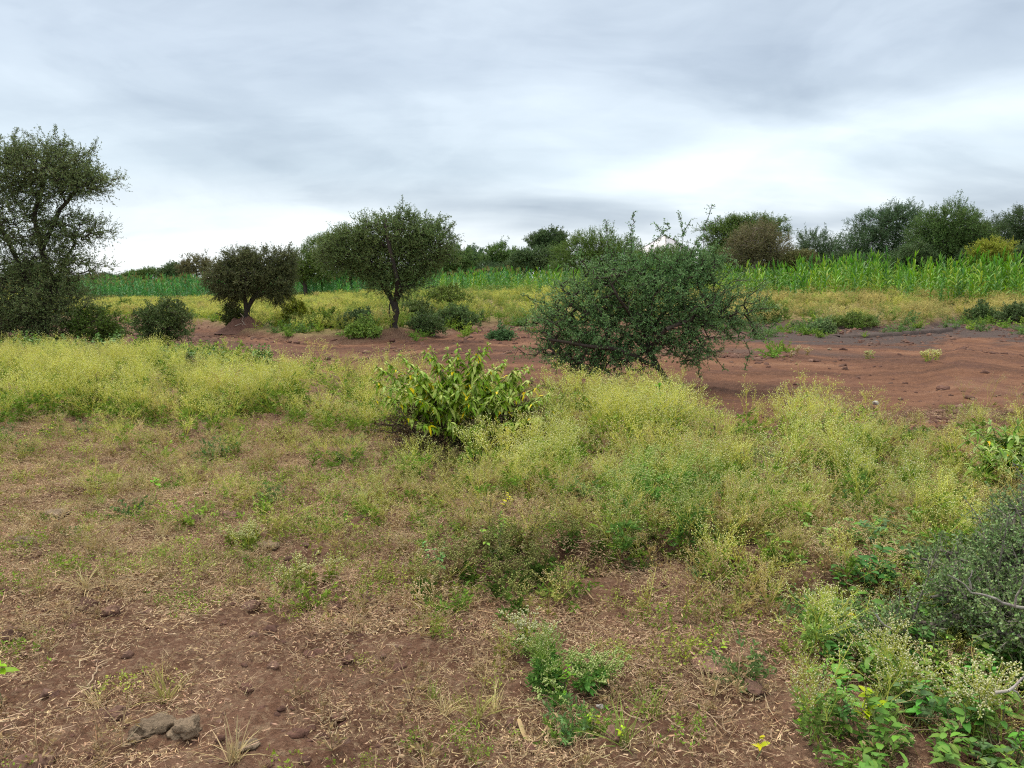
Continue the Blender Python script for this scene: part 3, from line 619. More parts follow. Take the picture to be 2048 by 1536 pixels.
def stick(name, pts, r0, colr, label, cat, sub=(), group=None, wob=.006, seed=1, taper=.35):
    rng = np.random.default_rng(seed); bg = Bag(); base = np.asarray(pts[0], float)
    def run(pl, ra, rb):
        d = []
        for u, v in zip(pl[:-1], pl[1:]):
            k = max(2, int(np.linalg.norm(np.subtract(v, u)) / .03)); d += [np.asarray(u) + (np.asarray(v) - u) * j / k + rng.normal(size=3) * wob * (j > 0) for j in range(k)]
        d = np.array(d + [pl[-1]]) - base; m_ = len(d) - 1; rr = np.linspace(ra, rb, m_ + 1)
        tubes(bg, d[:-1], d[1:], rr[:-1], rr[1:], jc(rng, colr, m_, .12, .04), 6)
    run(pts, r0, r0 * taper)
    for s_ in sub: run(s_, r0 * .6, r0 * .25)
    o = bg.obj(name, [M_BARK], None, True, base); tag(o, label, cat, group); return o
yd = y5 - .25
stick('dead_branch', L2(yd, (2080, 1225), (2020, 1210), (1960, 1188), (1930, 1170), (1895, 1150)), .007, (.27, .245, .22), 'bare pale grey branch lying across the bottom right thorn bush', 'branch', [L2(yd, (2030, 1212), (2040, 1180), (2048, 1150, -.05)), L2(yd, (1942, 1178), (1938, 1158), (1945, 1140))], seed=2)
stick('dead_twig', L2(2.9, (1752, 1228), (1768, 1250), (1778, 1262)), .005, (.36, .33, .30), 'short curved grey dead twig left of the bottom right thorn bush', 'twig', seed=3)
stick('dead_twig', L2(2.35, (1990, 1385), (2030, 1372), (2060, 1350)), .006, (.36, .33, .30), 'forked grey dead twig low in the bottom right thorn bush', 'twig', [L2(2.35, (2020, 1376), (2040, 1395))], seed=4)

# ------------------------------------------------------------------ broad-leaved plants
def leafy(name, label, cat, base, stems, leafL, leafW, leafc, n_leaf, yellow=.06, seed=1, stemr=.007, droop=.55, group=None, pale=(.30, .36, .17), stemc=(.17, .19, .09), yc=(.62, .45, .03), tipleaf=True, elev=.35):
    """stems: (point list); drooping opposite leaves crowd the upper part of each stem"""
    rng = np.random.default_rng(seed); base = np.asarray(base, float); root = empty(name, base, label, cat, group)
    sb = Bag(); lb = Bag()
    for pl in stems:
        pl = np.array([np.asarray(p, float) - base for p in pl]); d = []
        for u, v in zip(pl[:-1], pl[1:]):
            k = 5; d += [u + (v - u) * j / k + rng.normal(size=3) * .008 for j in range(k)]
        d = np.array(d + [pl[-1]]); m_ = len(d) - 1; rr = np.linspace(stemr, stemr * .4, m_ + 1)
        tubes(sb, d[:-1], d[1:], rr[:-1], rr[1:], jc(rng, stemc, m_, .15, .05), 5)
        if len(stems) > 2: sb.obj('stem', [M_BARK], root, True); sb = Bag()
        tt = np.sort(rng.uniform(.35, 1, n_leaf) ** .7) * m_; qi = np.minimum(tt.astype(int), m_ - 1); pp = d[qi] + (d[qi + 1] - d[qi]) * (tt - qi)[:, None]
        ax = nrm(d[-1] - d[-4]); ang = rng.uniform(0, 6.28, n_leaf) ; D = np.stack([np.cos(ang), np.sin(ang), np.full(n_leaf, elev) + rng.normal(size=n_leaf) * .25], 1)
        frac = tt / m_; size = rng.uniform(.75, 1.15, n_leaf) * (1.15 - .6 * np.maximum(frac - .55, 0) / .45) * rng.uniform(.7, 1.2, n_leaf)
        C = jc(rng, leafc, n_leaf, .22, .1); pal = (rng.uniform(size=n_leaf) < .35)[:, None]; C = np.where(pal, jc(rng, pale, n_leaf, .15, .05), C)
        yl = (rng.uniform(size=n_leaf) < yellow)[:, None]; C = np.where(yl, jc(rng, yc, n_leaf, .2, .1), C)
        blades(lb, rng, pp, D, leafL * size, leafW * size, droop * rng.uniform(.6, 1.3, n_leaf), C, K=4, base=.2)
        # tight pale tuft at the tip
        if tipleaf:
            k = 7; D = nrm(rng.normal(size=(k, 3)) * .5 + ax + [0, 0, .3]); blades(lb, rng, np.repeat(d[-1:], k, 0), D, leafL * .45, leafW * .4, .15, jc(rng, np.array(pale) * 1.1, k, .1, .05), K=3)
    if sb.n: sb.obj('stem', [M_BARK], root, True)
    lb.obj('foliage', [M_LEAF], root)
    return root
def fan(b, yy, tips, z0=0.0, k=.4, rng=np.random.default_rng(5)):
    out = []
    for t_ in tips:
        e = P(t_[0], t_[1], yy + (t_[2] if len(t_) > 2 else 0)); a0 = b + rng.normal(size=3) * [.05, .05, 0]
        m_ = a0 + (e - a0) * .5 + [0, 0, .12 * abs(e[2] - a0[2])] - (e - a0) * [.12, .12, 0]
        out.append([a0, m_, e])
    return out
b6, y6 = G(925, 900); b6[2] += .0; rg = np.random.default_rng(6)
tips = [(755, 735), (775, 728), (765, 790, -.1), (790, 775, -.3), (800, 712), (815, 745, -.3), (835, 735, -.1), (838, 800, -.5), (850, 705, .1), (862, 698), (870, 755, -.4), (895, 700, .2), (905, 740, -.3), (915, 693, .1), (925, 770, -.5), (940, 705, .1), (958, 700), (965, 750, -.4), (975, 690, .1), (985, 735, -.1), (1000, 780, -.4), (1010, 725, .2), (1030, 740), (1030, 790, -.3), (1050, 735, .1), (1060, 760), (1075, 775, -.1), (1085, 800, -.2), (1062, 735, .2), (880, 790, -.5), (945, 800, -.55), (820, 770, .3), (900, 760, .4), (980, 770, .4), (1040, 780, .3), (790, 830, -.2), (840, 850, -.5), (900, 845, -.6), (960, 850, -.6), (1020, 845, -.5), (1080, 835, -.3), (1095, 790, 0), (1105, 820, -.1), (745, 760, .1), (750, 800, 0)]
leafy('leafy_shrub', 'soft drooping-leaved pale green shrub with some yellow leaves in the centre foreground weeds', 'shrub', b6, fan(b6, y6, tips), .098, .036, (.24, .36, .08), 70, yellow=.055, seed=6, droop=.8, pale=(.44, .52, .19), elev=.15, yc=(.75, .62, .05))
b7, y7 = G(2010, 975)
tips = [(1935, 880, -.1), (1950, 860), (1960, 910, -.3), (1980, 850, .1), (1990, 890, -.3), (2010, 865, .1), (2020, 910, -.3), (2035, 850), (2045, 890, -.2), (2070, 860), (2090, 880, -.2), (2110, 850, .1), (1945, 930, -.2), (2060, 930, -.3), (2000, 930, -.35)]
leafy('leafy_shrub', 'drooping-leaved green shrub at the right edge above the thorn bush', 'shrub', b7, fan(b7, y7, tips), .15, .036, (.19, .33, .08), 30, yellow=.03, seed=7, droop=.7, pale=(.36, .48, .20))
b8, y8 = G(1322, 880)
leafy('seedling_tree', 'upright sapling with few large bright green leaves in weeds below the big thorn bush', 'sapling', b8, [[b8, b8 + [0, 0, .3], P(1318, 775, y8)]], .14, .06, (.16, .34, .07), 11, yellow=.0, seed=8, droop=.8, pale=(.2, .38, .09))
# green broadleaf weeds at the left middle distance
for k, (px, py, hx_, lab) in enumerate([(375, 745, 70, 'bright green broad-leaved weed clump just below the dark roadside shrub'), (440, 748, 45, 'green weed clump on the near edge of the track right of the broad-leaved clump'), (150, 722, 60, 'green broad-leaved weeds below the tall left acacia'), (215, 712, 40, 'green broad-leaved weeds between the tall acacia and the dark roadside shrub'), (60, 716, 50, 'green weed clump at the left edge under the tall acacia'), (520, 742, 24, 'small bushy green weed at the near edge of the track')]):
    b_, y_ = G(px, py); r_ = np.random.default_rng(200 + k)
    tp = [(px + r_.uniform(-hx_, hx_) * .8, py - r_.uniform(18, 52), r_.uniform(-.4, .4)) for i in range(int(10 + hx_ * .3))]
    leafy('broadleaf_weed', lab, 'weed', b_, [[b_ + [(P(*t_[:2], y_)[0] - b_[0]) * .6, t_[2], 0], P(t_[0], t_[1], y_ + t_[2])] for t_ in tp], .11, .06, (.11, .20, .06), 13, yellow=.0, seed=210 + k, stemr=.006, droop=.35, pale=(.17, .27, .10), group='broad-leaved green weeds near the left acacia')
# bright seedlings with a few leaves, one by one
seedl = [(308, 975, .12, .06, (.20, .42, .05), 8, 'bright green seedling with round leaves on bare soil, left of centre'), (92, 880, .22, .05, (.34, .42, .07), 22, 'bright yellow-green bushy seedling at the left edge of the weeds'), (1128, 1400, .13, .035, (.16, .30, .06), 9, 'thin drooping green seedling under the front weed clump'),
 (1180, 1398, .10, .045, (.10, .20, .06), 12, 'low dark green sprout right of the front weed clump'), (1185, 1480, .11, .03, (.26, .36, .07), 8, 'yellow-green seedling on bare soil below the front weed clump'), (1240, 1515, .07, .03, (.30, .40, .06), 6, 'tiny yellow-green seedling beside the brown stone at bottom centre'), (1425, 1310, .10, .035, (.24, .34, .07), 10, 'yellow-green seedling left of the bottom right weeds'),
 (1515, 1520, .09, .035, (.50, .50, .04), 4, 'yellow leaf sprout at the bottom edge right of centre'), (1600, 1465, .08, .035, (.22, .38, .06), 5, 'tiny two-leaved seedling on bare soil at bottom right'), (1690, 1478, .15, .038, (.09, .19, .06), 13, 'dark glossy broad-leaved weed at bottom right'), (1735, 1500, .22, .05, (.30, .38, .06), 12, 'yellow-green stemmed weed rising at bottom right'),
 (1905, 1480, .20, .045, (.09, .20, .06), 14, 'dark green big-leaved weed in the bottom right corner'), (1990, 1500, .22, .042, (.10, .22, .06), 14, 'broad-leaved weed at the right end of the bottom edge'), (-2, 1420, .22, .07, (.20, .36, .05), 7, 'green leaves poking in at the left edge near the bottom'), (1005, 1035, .16, .05, (.55, .52, .04), 6, 'small plant with yellow leaves in the centre weeds'), (1885, 1250, .2, .04, (.34, .42, .06), 10, 'yellow-leaved sprig inside the bottom right thorn bush'),
 (1790, 1235, .26, .03, (.20, .38, .10), 16, 'bright green feathery weed left of the bottom right thorn bush'), (870, 1175, .24, .035, (.14, .28, .10), 26, 'blue-green feathery weed at the left end of the dark hollow'), (985, 1120, .24, .035, (.20, .32, .08), 16, 'light green leafy weed above the dark hollow'),
 (1690, 1425, 0.18, 0.036, (0.13, 0.3, 0.08), 14, 'broad-leaved green weed left of centre in the bottom right thicket'), (1760, 1380, 0.2, 0.034, (0.17, 0.33, 0.08), 18, 'mid-green leafy weed among white-flowered weeds at bottom right'), (1830, 1480, 0.2, 0.038, (0.11, 0.27, 0.07), 18, 'dark leafy weed at the bottom edge right of the yellow-green stemmed one'), (1960, 1420, 0.22, 0.038, (0.12, 0.28, 0.08), 20, 'leafy green weed right beneath the pale grey branch'), (2040, 1380, 0.24, 0.04, (0.12, 0.28, 0.07), 18, 'big-leaved green weed at the right edge below the thorn bush'), (1880, 1360, 0.24, 0.03, (0.22, 0.36, 0.1), 22, 'light green leafy weed at the foot of the grey-green thorn bush'), (2030, 1530, 0.2, 0.042, (0.13, 0.29, 0.07), 16, 'dark leaves at the very bottom right corner'), (1730, 1290, 0.22, 0.035, (0.24, 0.36, 0.1), 20, 'small-leaved light green weed at the left border of the bottom right thicket'), (1640, 1400, 0.16, 0.035, (0.2, 0.33, 0.09), 14, 'low leafy weed where the bare soil meets the bottom right thicket'), (1800, 1310, 0.24, 0.04, (0.19, 0.32, 0.11), 20, 'greyish leafy weed under the left tip of the grey-green thorn bush')]
for k, (px, py, h_, ll, lc, nl_, lab) in enumerate(seedl):
    b_, y_ = G(px, py); r_ = np.random.default_rng(300 + k)
    st = [[b_, b_ + [r_.uniform(-.3, .3) * h_, r_.uniform(-.3, .3) * h_, h_ * r_.uniform(.7, 1)]] for i in range(1 if nl_ < 9 else (3 if nl_ < 20 else 6))]
    leafy('seedling', lab, 'seedling', b_, st, ll, ll * .45, lc, max(4, nl_ // len(st) + 2), yellow=.015, seed=320 + k, stemr=.003, droop=.3, pale=np.array(lc) * 1.3, group='seedlings and small leafy weeds', tipleaf=False)

# ------------------------------------------------------------------ white-roofed building far off
bh = P(1338, 468, 78); gz0 = float(H(bh[0], 80))
hut = empty('hipped_roof_building', (bh[0], 80, gz0), 'white building with pyramid roof peeking above the big thorn bush', 'building')
def simple(name, V, F, m_, parent, col=(.5, .5, .5)):
    me_ = bpy.data.meshes.new(name); me_.from_pydata([tuple(v) for v in V], [], F); me_.materials.append(m_); me_.update()
    o = bpy.data.objects.new(name, me_); S.collection.objects.link(o); o.parent = parent; return o
mr, n = mat('pale_metal_sheet')
oc = n.n('ShaderNodeTexCoord').outputs['Object']
wv = n.n('ShaderNodeTexWave', {'Vector': oc, 'Scale': 3.0, 'Distortion': 0.2}).outputs[1]
c_ = n.mix(n.noise(oc, 0.8, 4), (.38, .36, .38), (.56, .55, .57)); c_ = n.mix(n.m('MULTIPLY', wv, .3), c_, (.35, .33, .33))
n.n('ShaderNodeOutputMaterial', {0: n.n('ShaderNodeBsdfPrincipled', {'Base Color': c_, 'Roughness': .5}).outputs[0]})
ht = bh[2] - gz0; w_, e_ = 3.6, ht - 2.9
rot = R(38); rm = lambda x, y, z: (x * math.cos(rot) - y * math.sin(rot), x * math.sin(rot) + y * math.cos(rot), z)
simple('wall', [rm(x, y, z) for z in (0, e_ + .05) for x, y in ((-w_ + .3, -w_ + .3), (w_ - .3, -w_ + .3), (w_ - .3, w_ - .3), (-w_ + .3, w_ - .3))], [(0, 1, 5, 4), (1, 2, 6, 5), (2, 3, 7, 6), (3, 0, 4, 7)], mr, hut)
rf = simple('roof', [rm(x, y, z) for x, y, z in ((-w_, -w_, e_), (w_, -w_, e_), (w_, w_, e_), (-w_, w_, e_), (0, 0, ht), (-w_, -w_, e_ - .12), (w_, -w_, e_ - .12), (w_, w_, e_ - .12), (-w_, w_, e_ - .12))], [(0, 1, 4), (1, 2, 4), (2, 3, 4), (3, 0, 4), (5, 6, 1, 0), (6, 7, 2, 1), (7, 8, 3, 2), (8, 5, 0, 3), (8, 7, 6, 5)], mr, hut)
rg_ = Bag()
for x, y in ((-w_, -w_), (w_, -w_), (w_, w_), (-w_, w_)):
    tubes(rg_, np.array([rm(x, y, e_)]), np.array([[0, 0, ht]]), [.06], [.06], np.array([[.35, .33, .33]]), 5)
rg_.obj('ridge_cap', [M_BARK], rf)

# ------------------------------------------------------------------ soil mound and stones
def ico(sub):
    bm = bmesh.new(); bmesh.ops.create_icosphere(bm, subdivisions=sub, radius=1); V = np.array([v.co[:] for v in bm.verts]); F = np.array([[v.index for v in f.verts] for f in bm.faces]); bm.free(); return V, F
I3, I2 = ico(4), ico(2)
def rockshape(seed, sx, sy, sz, sub=I3, rough=.22, flat_=.35):
    V, F = sub; r = np.random.default_rng(seed); o = r.uniform(0, 50, 3)
    k = np.ones(len(V))
    for i in range(9):        # planar cuts give facets
        d = nrm(r.normal(size=3)); h = r.uniform(.62, .9); pr = V @ d; k = np.minimum(k, np.where(pr > 1e-3, h / np.maximum(pr, 1e-3), 9))
    k = np.minimum(k, 1); k = k * (1 + rough * (fbm(V[:, 0] * 1.7 + o[0] + V[:, 2], V[:, 1] * 1.7 + o[1] - V[:, 2], 4)) + rough * .35 * fbm(V[:, 0] * 6 + o[0], V[:, 2] * 6 + V[:, 1] * 5, 3))
    V = V * k[:, None]; V = V * [sx, sy, sz]
    V[:, 2] = np.where(V[:, 2] < -flat_ * sz, -flat_ * sz + (V[:, 2] + flat_ * sz) * .2, V[:, 2])
    return V, F
nr, na2 = 40, 110
rr_, aa_ = np.meshgrid(np.linspace(0, 1, nr), np.linspace(0, 2 * np.pi, na2, endpoint=False)); xx, yy_ = rr_ * np.cos(aa_), rr_ * np.sin(aa_)
zz = .34 * (1 - rr_ ** 1.6) ** 1.3 * (1 + .9 * fbm(xx * 2.5 + 3, yy_ * 2.5, 4)) + .16 * fbm(xx * 5, yy_ * 5, 4, 3, .7) * (1.1 - rr_) - .12 * rr_
V = np.stack([xx * .95 * (1 + .25 * fbm(xx * 1.5, yy_ * 1.5, 2, 4)), yy_ * .8, zz], -1).reshape(-1, 3); F = []
for a_i in range(na2):
    for r_i in range(nr - 1):
        p0, p1 = a_i * nr + r_i, ((a_i + 1) % na2) * nr + r_i; F += [[p0, p0 + 1, p1 + 1], [p0, p1 + 1, p1]]
bg = Bag(); bg.add(V, F, np.array([.1, .06, .05]))
mo = bg.obj('soil_mound', [M_CLOD], None, True, (MOUND[0] - .02, MOUND[1] - .1, H(*MOUND) - .03)); tag(mo, 'rough red-brown soil mound at the foot of the round thorn tree', 'soil mound')
for k, (pts, lab) in enumerate([([(490, 650), (484, 642), (487, 634), (480, 626)], 'pale exposed root sticking up on the soil mound, left of the trunk'), ([(508, 650), (516, 652), (519, 657)], 'short pale root stub on the right of the soil mound'), ([(470, 652), (480, 648), (492, 650)], 'thin grey root lying across the front of the soil mound')]):
    stick('exposed_root', L2(y1 - .75, *pts), .018, (.30, .24, .20), lab, 'root', seed=60 + k)
rocks = [  # px, py, half width px, height ratio, material, label
 (306, 1462, 36, .52, M_ROCK, 'largest craggy grey-brown stone at bottom left'), (372, 1466, 32, .6, M_ROCK, 'craggy grey-brown stone touching the right side of the largest stone'), (266, 1478, 14, .7, M_ROCK, 'small pale-tipped stone at the left foot of the largest stone'),
 (236, 1424, 17, .7, M_BROWN, 'small brown stone above the two craggy stones'), (730, 1210, 24, .8, M_BROWN, 'round brown clod left of the centre in the thin weeds'), (225, 1220, 17, .8, M_BROWN, 'oval brown stone at left, second of a pair'), (172, 1210, 24, .6, M_CLOD, 'crumbly brown clod left of the oval brown stone'),
 (20, 1272, 24, .7, M_BROWN, 'brown stone at the left edge'), (500, 1213, 18, .6, M_BROWN, 'flat brown stone between the oval stone and the round brown clod'), (556, 1188, 14, .8, M_BROWN, 'small tilted brown stone up and right of the flat brown stone'), (535, 1102, 24, .6, M_ROCK, 'dark grey stone half hidden in the weeds left of centre'),
 (100, 1036, 32, .5, M_ROCK, 'dark flat rock in the thin weeds near the left edge'), (463, 1035, 20, .7, M_BROWN, 'pale brown clod in the thin weeds, left of centre'), (395, 1050, 16, .8, M_CLOD, 'dark brown clod just left of the pale brown clod'), (48, 1092, 22, .5, M_ROCK, 'low grey stone below the dark flat rock at left'),
 (1044, 1258, 27, .7, M_BROWN, 'brown stone behind the front weed clump'), (1026, 1452, 18, .95, M_BROWN, 'round brown stone above the curled dry leaf'), (1032, 1487, 13, .9, M_CLOD, 'small clod under the left end of the curled dry leaf'), (1228, 1500, 20, .8, M_BROWN, 'round brown stone at bottom centre beside the tiny seedling'),
 (1428, 1345, 36, .22, M_BROWN, 'wide flat pinkish stone set in the bare soil at lower right'), (1374, 1408, 22, .4, M_BROWN, 'flat brown stone below the wide flat pinkish one'), (1310, 1378, 13, .9, M_CLOD, 'small dark clod left of the flat brown stones'), (1338, 1388, 16, .5, M_BROWN, 'small pinkish stone right of the small dark clod'),
 (1505, 1402, 24, .3, M_BROWN, 'flat brown stone near the bottom right weeds'), (1320, 1220, 11, .8, M_BROWN, 'small oval stone on the bare soil right of centre'), (1270, 1395, 9, .8, M_BROWN, 'small dark pebble-like stone right of the green sprout'), (1200, 1425, 8, .6, M_PALE, 'tiny pale pebble below the green sprout'), (490, 1500, 20, .45, M_ROCK, 'flat grey stone right of the two craggy stones'),
 (60, 1530, 34, .5, M_BROWN, 'brown rock at the bottom left corner'), (600, 1470, 15, .7, M_CLOD, 'rough clod at the bottom, right of the flat grey stone'), (1750, 808, 7, .8, M_PALE, 'small pale grey stone on the red track at right'), (1690, 740, 6, .7, M_BROWN, 'small brown stone on the red track, right of the big bush'), (1660, 700, 5, .7, M_ROCK, 'dark stone on the far side of the track at right'), (1820, 850, 16, .6, M_CLOD, 'brown clod at the near edge of the track at right'), (1870, 868, 14, .7, M_CLOD, 'dark brown clod near the track edge behind the right weeds'), (310, 930, 12, .5, M_CLOD, 'low clod beside the bright green seedling'), (695, 1330, 14, .6, M_CLOD, 'reddish clod among straw in the lower centre'), (1500, 1180, 20, .5, M_CLOD, 'dark clod under the weeds right of the bare soil')]
for k, (px, py, hw, hr, m_, lab) in enumerate(rocks):
    b_ = at(px, py); kk = np.linalg.norm(b_ - [0, 0, EYE]) / FPX; s_ = hw * kk
    V, F = rockshape(400 + k, s_, s_ * .85, s_ * hr, rough=.55 if m_ is not M_CLOD else .7); bg = Bag(); bg.add(V, F, np.array([.2, .2, .2]))
    o = bg.obj('stone' if m_ is not M_CLOD else 'soil_clod', [m_], None, m_ is M_CLOD or k % 3 == 0, (b_[0], b_[1], b_[2] + s_ * hr * .16)); o.rotation_euler = (0, 0, k * 1.3)
    tag(o, lab, 'stone' if m_ is not M_CLOD else 'clod', 'loose stones and clods')

# curled dry maize leaf and stalk pieces
def dryblade(name, pts, wd, label, cat='dry leaf', seed=1, colr=(.40, .31, .20), group=None):
    pts = np.array(pts, float); base = pts[0].copy(); pts = pts - base; K = 24; t = np.linspace(0, len(pts) - 1, K); i = np.minimum(t.astype(int), len(pts) - 2); f = (t - i)[:, None]; p = pts[i] * (1 - f) + pts[i + 1] * f
    for _ in range(3): p[1:-1] = (p[:-2] + 2 * p[1:-1] + p[2:]) / 4
    tg = nrm(np.gradient(p, axis=0)); tw = np.linspace(0, 3.0, K) + seed; ref = np.stack([np.cos(tw) * .5, np.sin(tw) * .8, np.ones(K) * .5], 1); sd_ = nrm(np.cross(tg, ref)); up = np.cross(sd_, tg); wv = wd * np.sin(np.linspace(.35, 3.0, K))[:, None]
    rows = np.stack([p - sd_ * wv + up * wv * .5, p, p + sd_ * wv + up * wv * .5], 1).reshape(-1, 3); f_ = []
    for k in range(K - 1):
        for s_ in (0, 1): a = 3 * k + s_; f_ += [[a, a + 1, a + 4], [a, a + 4, a + 3]]
    bg = Bag(); bg.add(rows, f_, jc(np.random.default_rng(seed), colr, len(rows), .12, .04)); o = bg.obj(name, [M_DRY], None, True, base); tag(o, label, cat, group); return o
def GL(pts, lift):
    return [at(x, y) + [0, 0, l] for (x, y), l in zip(pts, lift)]
dryblade('dry_leaf', GL([(1035, 1480), (1026, 1462), (1035, 1452), (1048, 1482), (1062, 1492), (1088, 1478), (1105, 1452)], [.01, .03, .045, .02, .012, .015, .04]), .0075, 'long curled pale dry leaf on bare soil at bottom centre')
dryblade('dry_leaf', GL([(1104, 1452), (1118, 1462), (1120, 1488), (1128, 1500)], [.04, .04, .02, .01]), .007, 'shorter dry leaf folded at the right end of the curled leaf', seed=2)
dryblade('dry_leaf', GL([(1104, 1450), (1098, 1470), (1092, 1490)], [.04, .02, .01]), .005, 'dry leaf hanging from the stub between the curled leaves', seed=3)
dryblade('dry_leaf', GL([(1132, 1208), (1148, 1212), (1165, 1222), (1178, 1232)], [.02, .04, .02, .01]), .007, 'thin pale dry strip on the bare soil right of the hollow, left piece', seed=4)
dryblade('dry_leaf', GL([(1170, 1185), (1182, 1195), (1195, 1205), (1200, 1212)], [.03, .03, .02, .01]), .007, 'twisted pale dry strip on the bare soil, just right of the thin strip', seed=5)
for k, (pl, lab) in enumerate([([(755, 1352), (790, 1368), (850, 1365), (880, 1372)], 'long pale root-like stalk lying in the lower centre'), ([(762, 1480), (790, 1482), (800, 1500), (795, 1520)], 'bent pale stalk at bottom, left of centre'), ([(1340, 1412), (1380, 1430), (1420, 1455), (1462, 1478)], 'long pale straw stalk at lower right'), ([(1335, 1450), (1355, 1475), (1368, 1490)], 'short straw stalk left of the long one at lower right'), ([(1255, 1330), (1290, 1342), (1330, 1348)], 'dry stalk on soil right of the front weed clump'), ([(1420, 1445), (1460, 1448), (1485, 1430)], 'thin stalk below the flat brown stone'), ([(1240, 1425), (1262, 1455), (1290, 1470)], 'whitish dry stalk pointing down at lower centre'), ([(0, 968), (28, 962), (40, 955)], 'pale stick at the left edge'), ([(310, 1072), (345, 1066)], 'short pale stick in the litter left of centre'), ([(505, 1270), (540, 1275), (560, 1290)], 'pale stalk lying below the flat brown stone'), ([(1385, 1300), (1420, 1320), (1440, 1318)], 'pale stalk above the wide flat pinkish stone'), ([(175, 1385), (200, 1330), (215, 1322)], 'dry stalk leaning in the straw at lower left')]):
    stick('dry_stalk', GL(pl, [.010] * len(pl)), .0036, (.40, .30, .20), lab, 'dry stalk', group='dry stalks lying on the soil', seed=500 + k, wob=.004, taper=.6)

# ------------------------------------------------------------------ weeds: prototypes
def weed_bag(rng, h, col, nb=8, spread=.5, flower=None, leafcol=None, nleaf=16, budr=.0045, stem=.0035, bag=None, org=(0, 0, 0), fine=1.0, sub=5):
    """airy branching weed: forked stems that end in many tiny flower heads"""
    bag = bag or Bag(); org = np.asarray(org, float); lean = rng.normal(size=3) * .12 * h; lean[2] = 0
    col = np.array(col); flower = np.array(flower if flower is not None else col * 1.25); leafcol = leafcol if leafcol is not None else (.19, .28, .08)
    top = org + lean + [0, 0, h * .6]
    ribbons(bag, rng, np.array([org, org]), np.array([top, top]), stem * 1.6, col * .8)
    tb = rng.uniform(.15, 1, nb)[:, None]; B0 = org + (top - org) * tb
    ang = rng.uniform(0, 6.28, nb); el_ = rng.uniform(.5, 1.25, nb); BD = np.stack([np.cos(ang) * np.cos(el_), np.sin(ang) * np.cos(el_), np.sin(el_)], 1)
    BL_ = (h - B0[:, 2] + org[2]) / np.maximum(BD[:, 2], .45) * rng.uniform(.6, .95, nb) * .75; B1 = B0 + BD * BL_[:, None] * [spread * 1.6, spread * 1.6, 1]
    ribbons(bag, rng, B0, B1, stem, jc(rng, col * .9, nb, .15, .05))
    ns = nb * sub; bi = np.repeat(np.arange(nb), sub); ts = rng.uniform(.35, 1, ns)[:, None]; S0 = B0[bi] + (B1 - B0)[bi] * ts
    SD = nrm(nrm(B1 - B0)[bi] + rv(rng, ns) * .75 + [0, 0, .25]); S1 = S0 + SD * (rng.uniform(.10, .22, ns) * h)[:, None]
    ribbons(bag, rng, S0, S1, stem * .6, jc(rng, col, ns, .15, .05))
    k = 4; nt = ns * k; si = np.repeat(np.arange(ns), k); T0 = S0[si] + (S1 - S0)[si] * rng.uniform(.4, 1, (nt, 1)); T1 = T0 + nrm(nrm(S1 - S0)[si] + rv(rng, nt) * .9) * (rng.uniform(.03, .09, nt) * h)[:, None]
    ribbons(bag, rng, T0, T1, stem * .38, jc(rng, col, nt, .15, .05))
    buds(bag, T1, budr * rng.uniform(.6, 1.2, nt), jc(rng, flower, nt, .18, .05))
    if nleaf:
        tl_ = rng.uniform(.02, .8, nleaf)[:, None]; L0 = org + (top - org) * tl_; a_ = rng.uniform(0, 6.28, nleaf); D = np.stack([np.cos(a_), np.sin(a_), rng.uniform(-.1, .7, nleaf)], 1); LL = rng.uniform(.10, .26, nleaf) * h
        kk = 7; li = np.repeat(np.arange(nleaf), kk); s_ = rng.uniform(.2, 1, (nleaf * kk, 1)); p = L0[li] + nrm(D)[li] * LL[li][:, None] * s_ - [0, 0, .06 * h] * s_ ** 2
        leaves(bag, rng, p, nrm(nrm(D)[li] + rv(rng, nleaf * kk) * .8), .08 * h + .008, .022 * h + .004, jc(rng, leafcol, nleaf * kk, .25, .08))
    return bag
def proto(name, bag, mats): return bpy.data.objects.new(name, bag.mesh(name, mats))
def protos(name, fn, cnt, mats, seed=0):
    return [proto('%s_%02d' % (name, i), fn(np.random.default_rng(seed + i), i), mats) for i in range(cnt)]
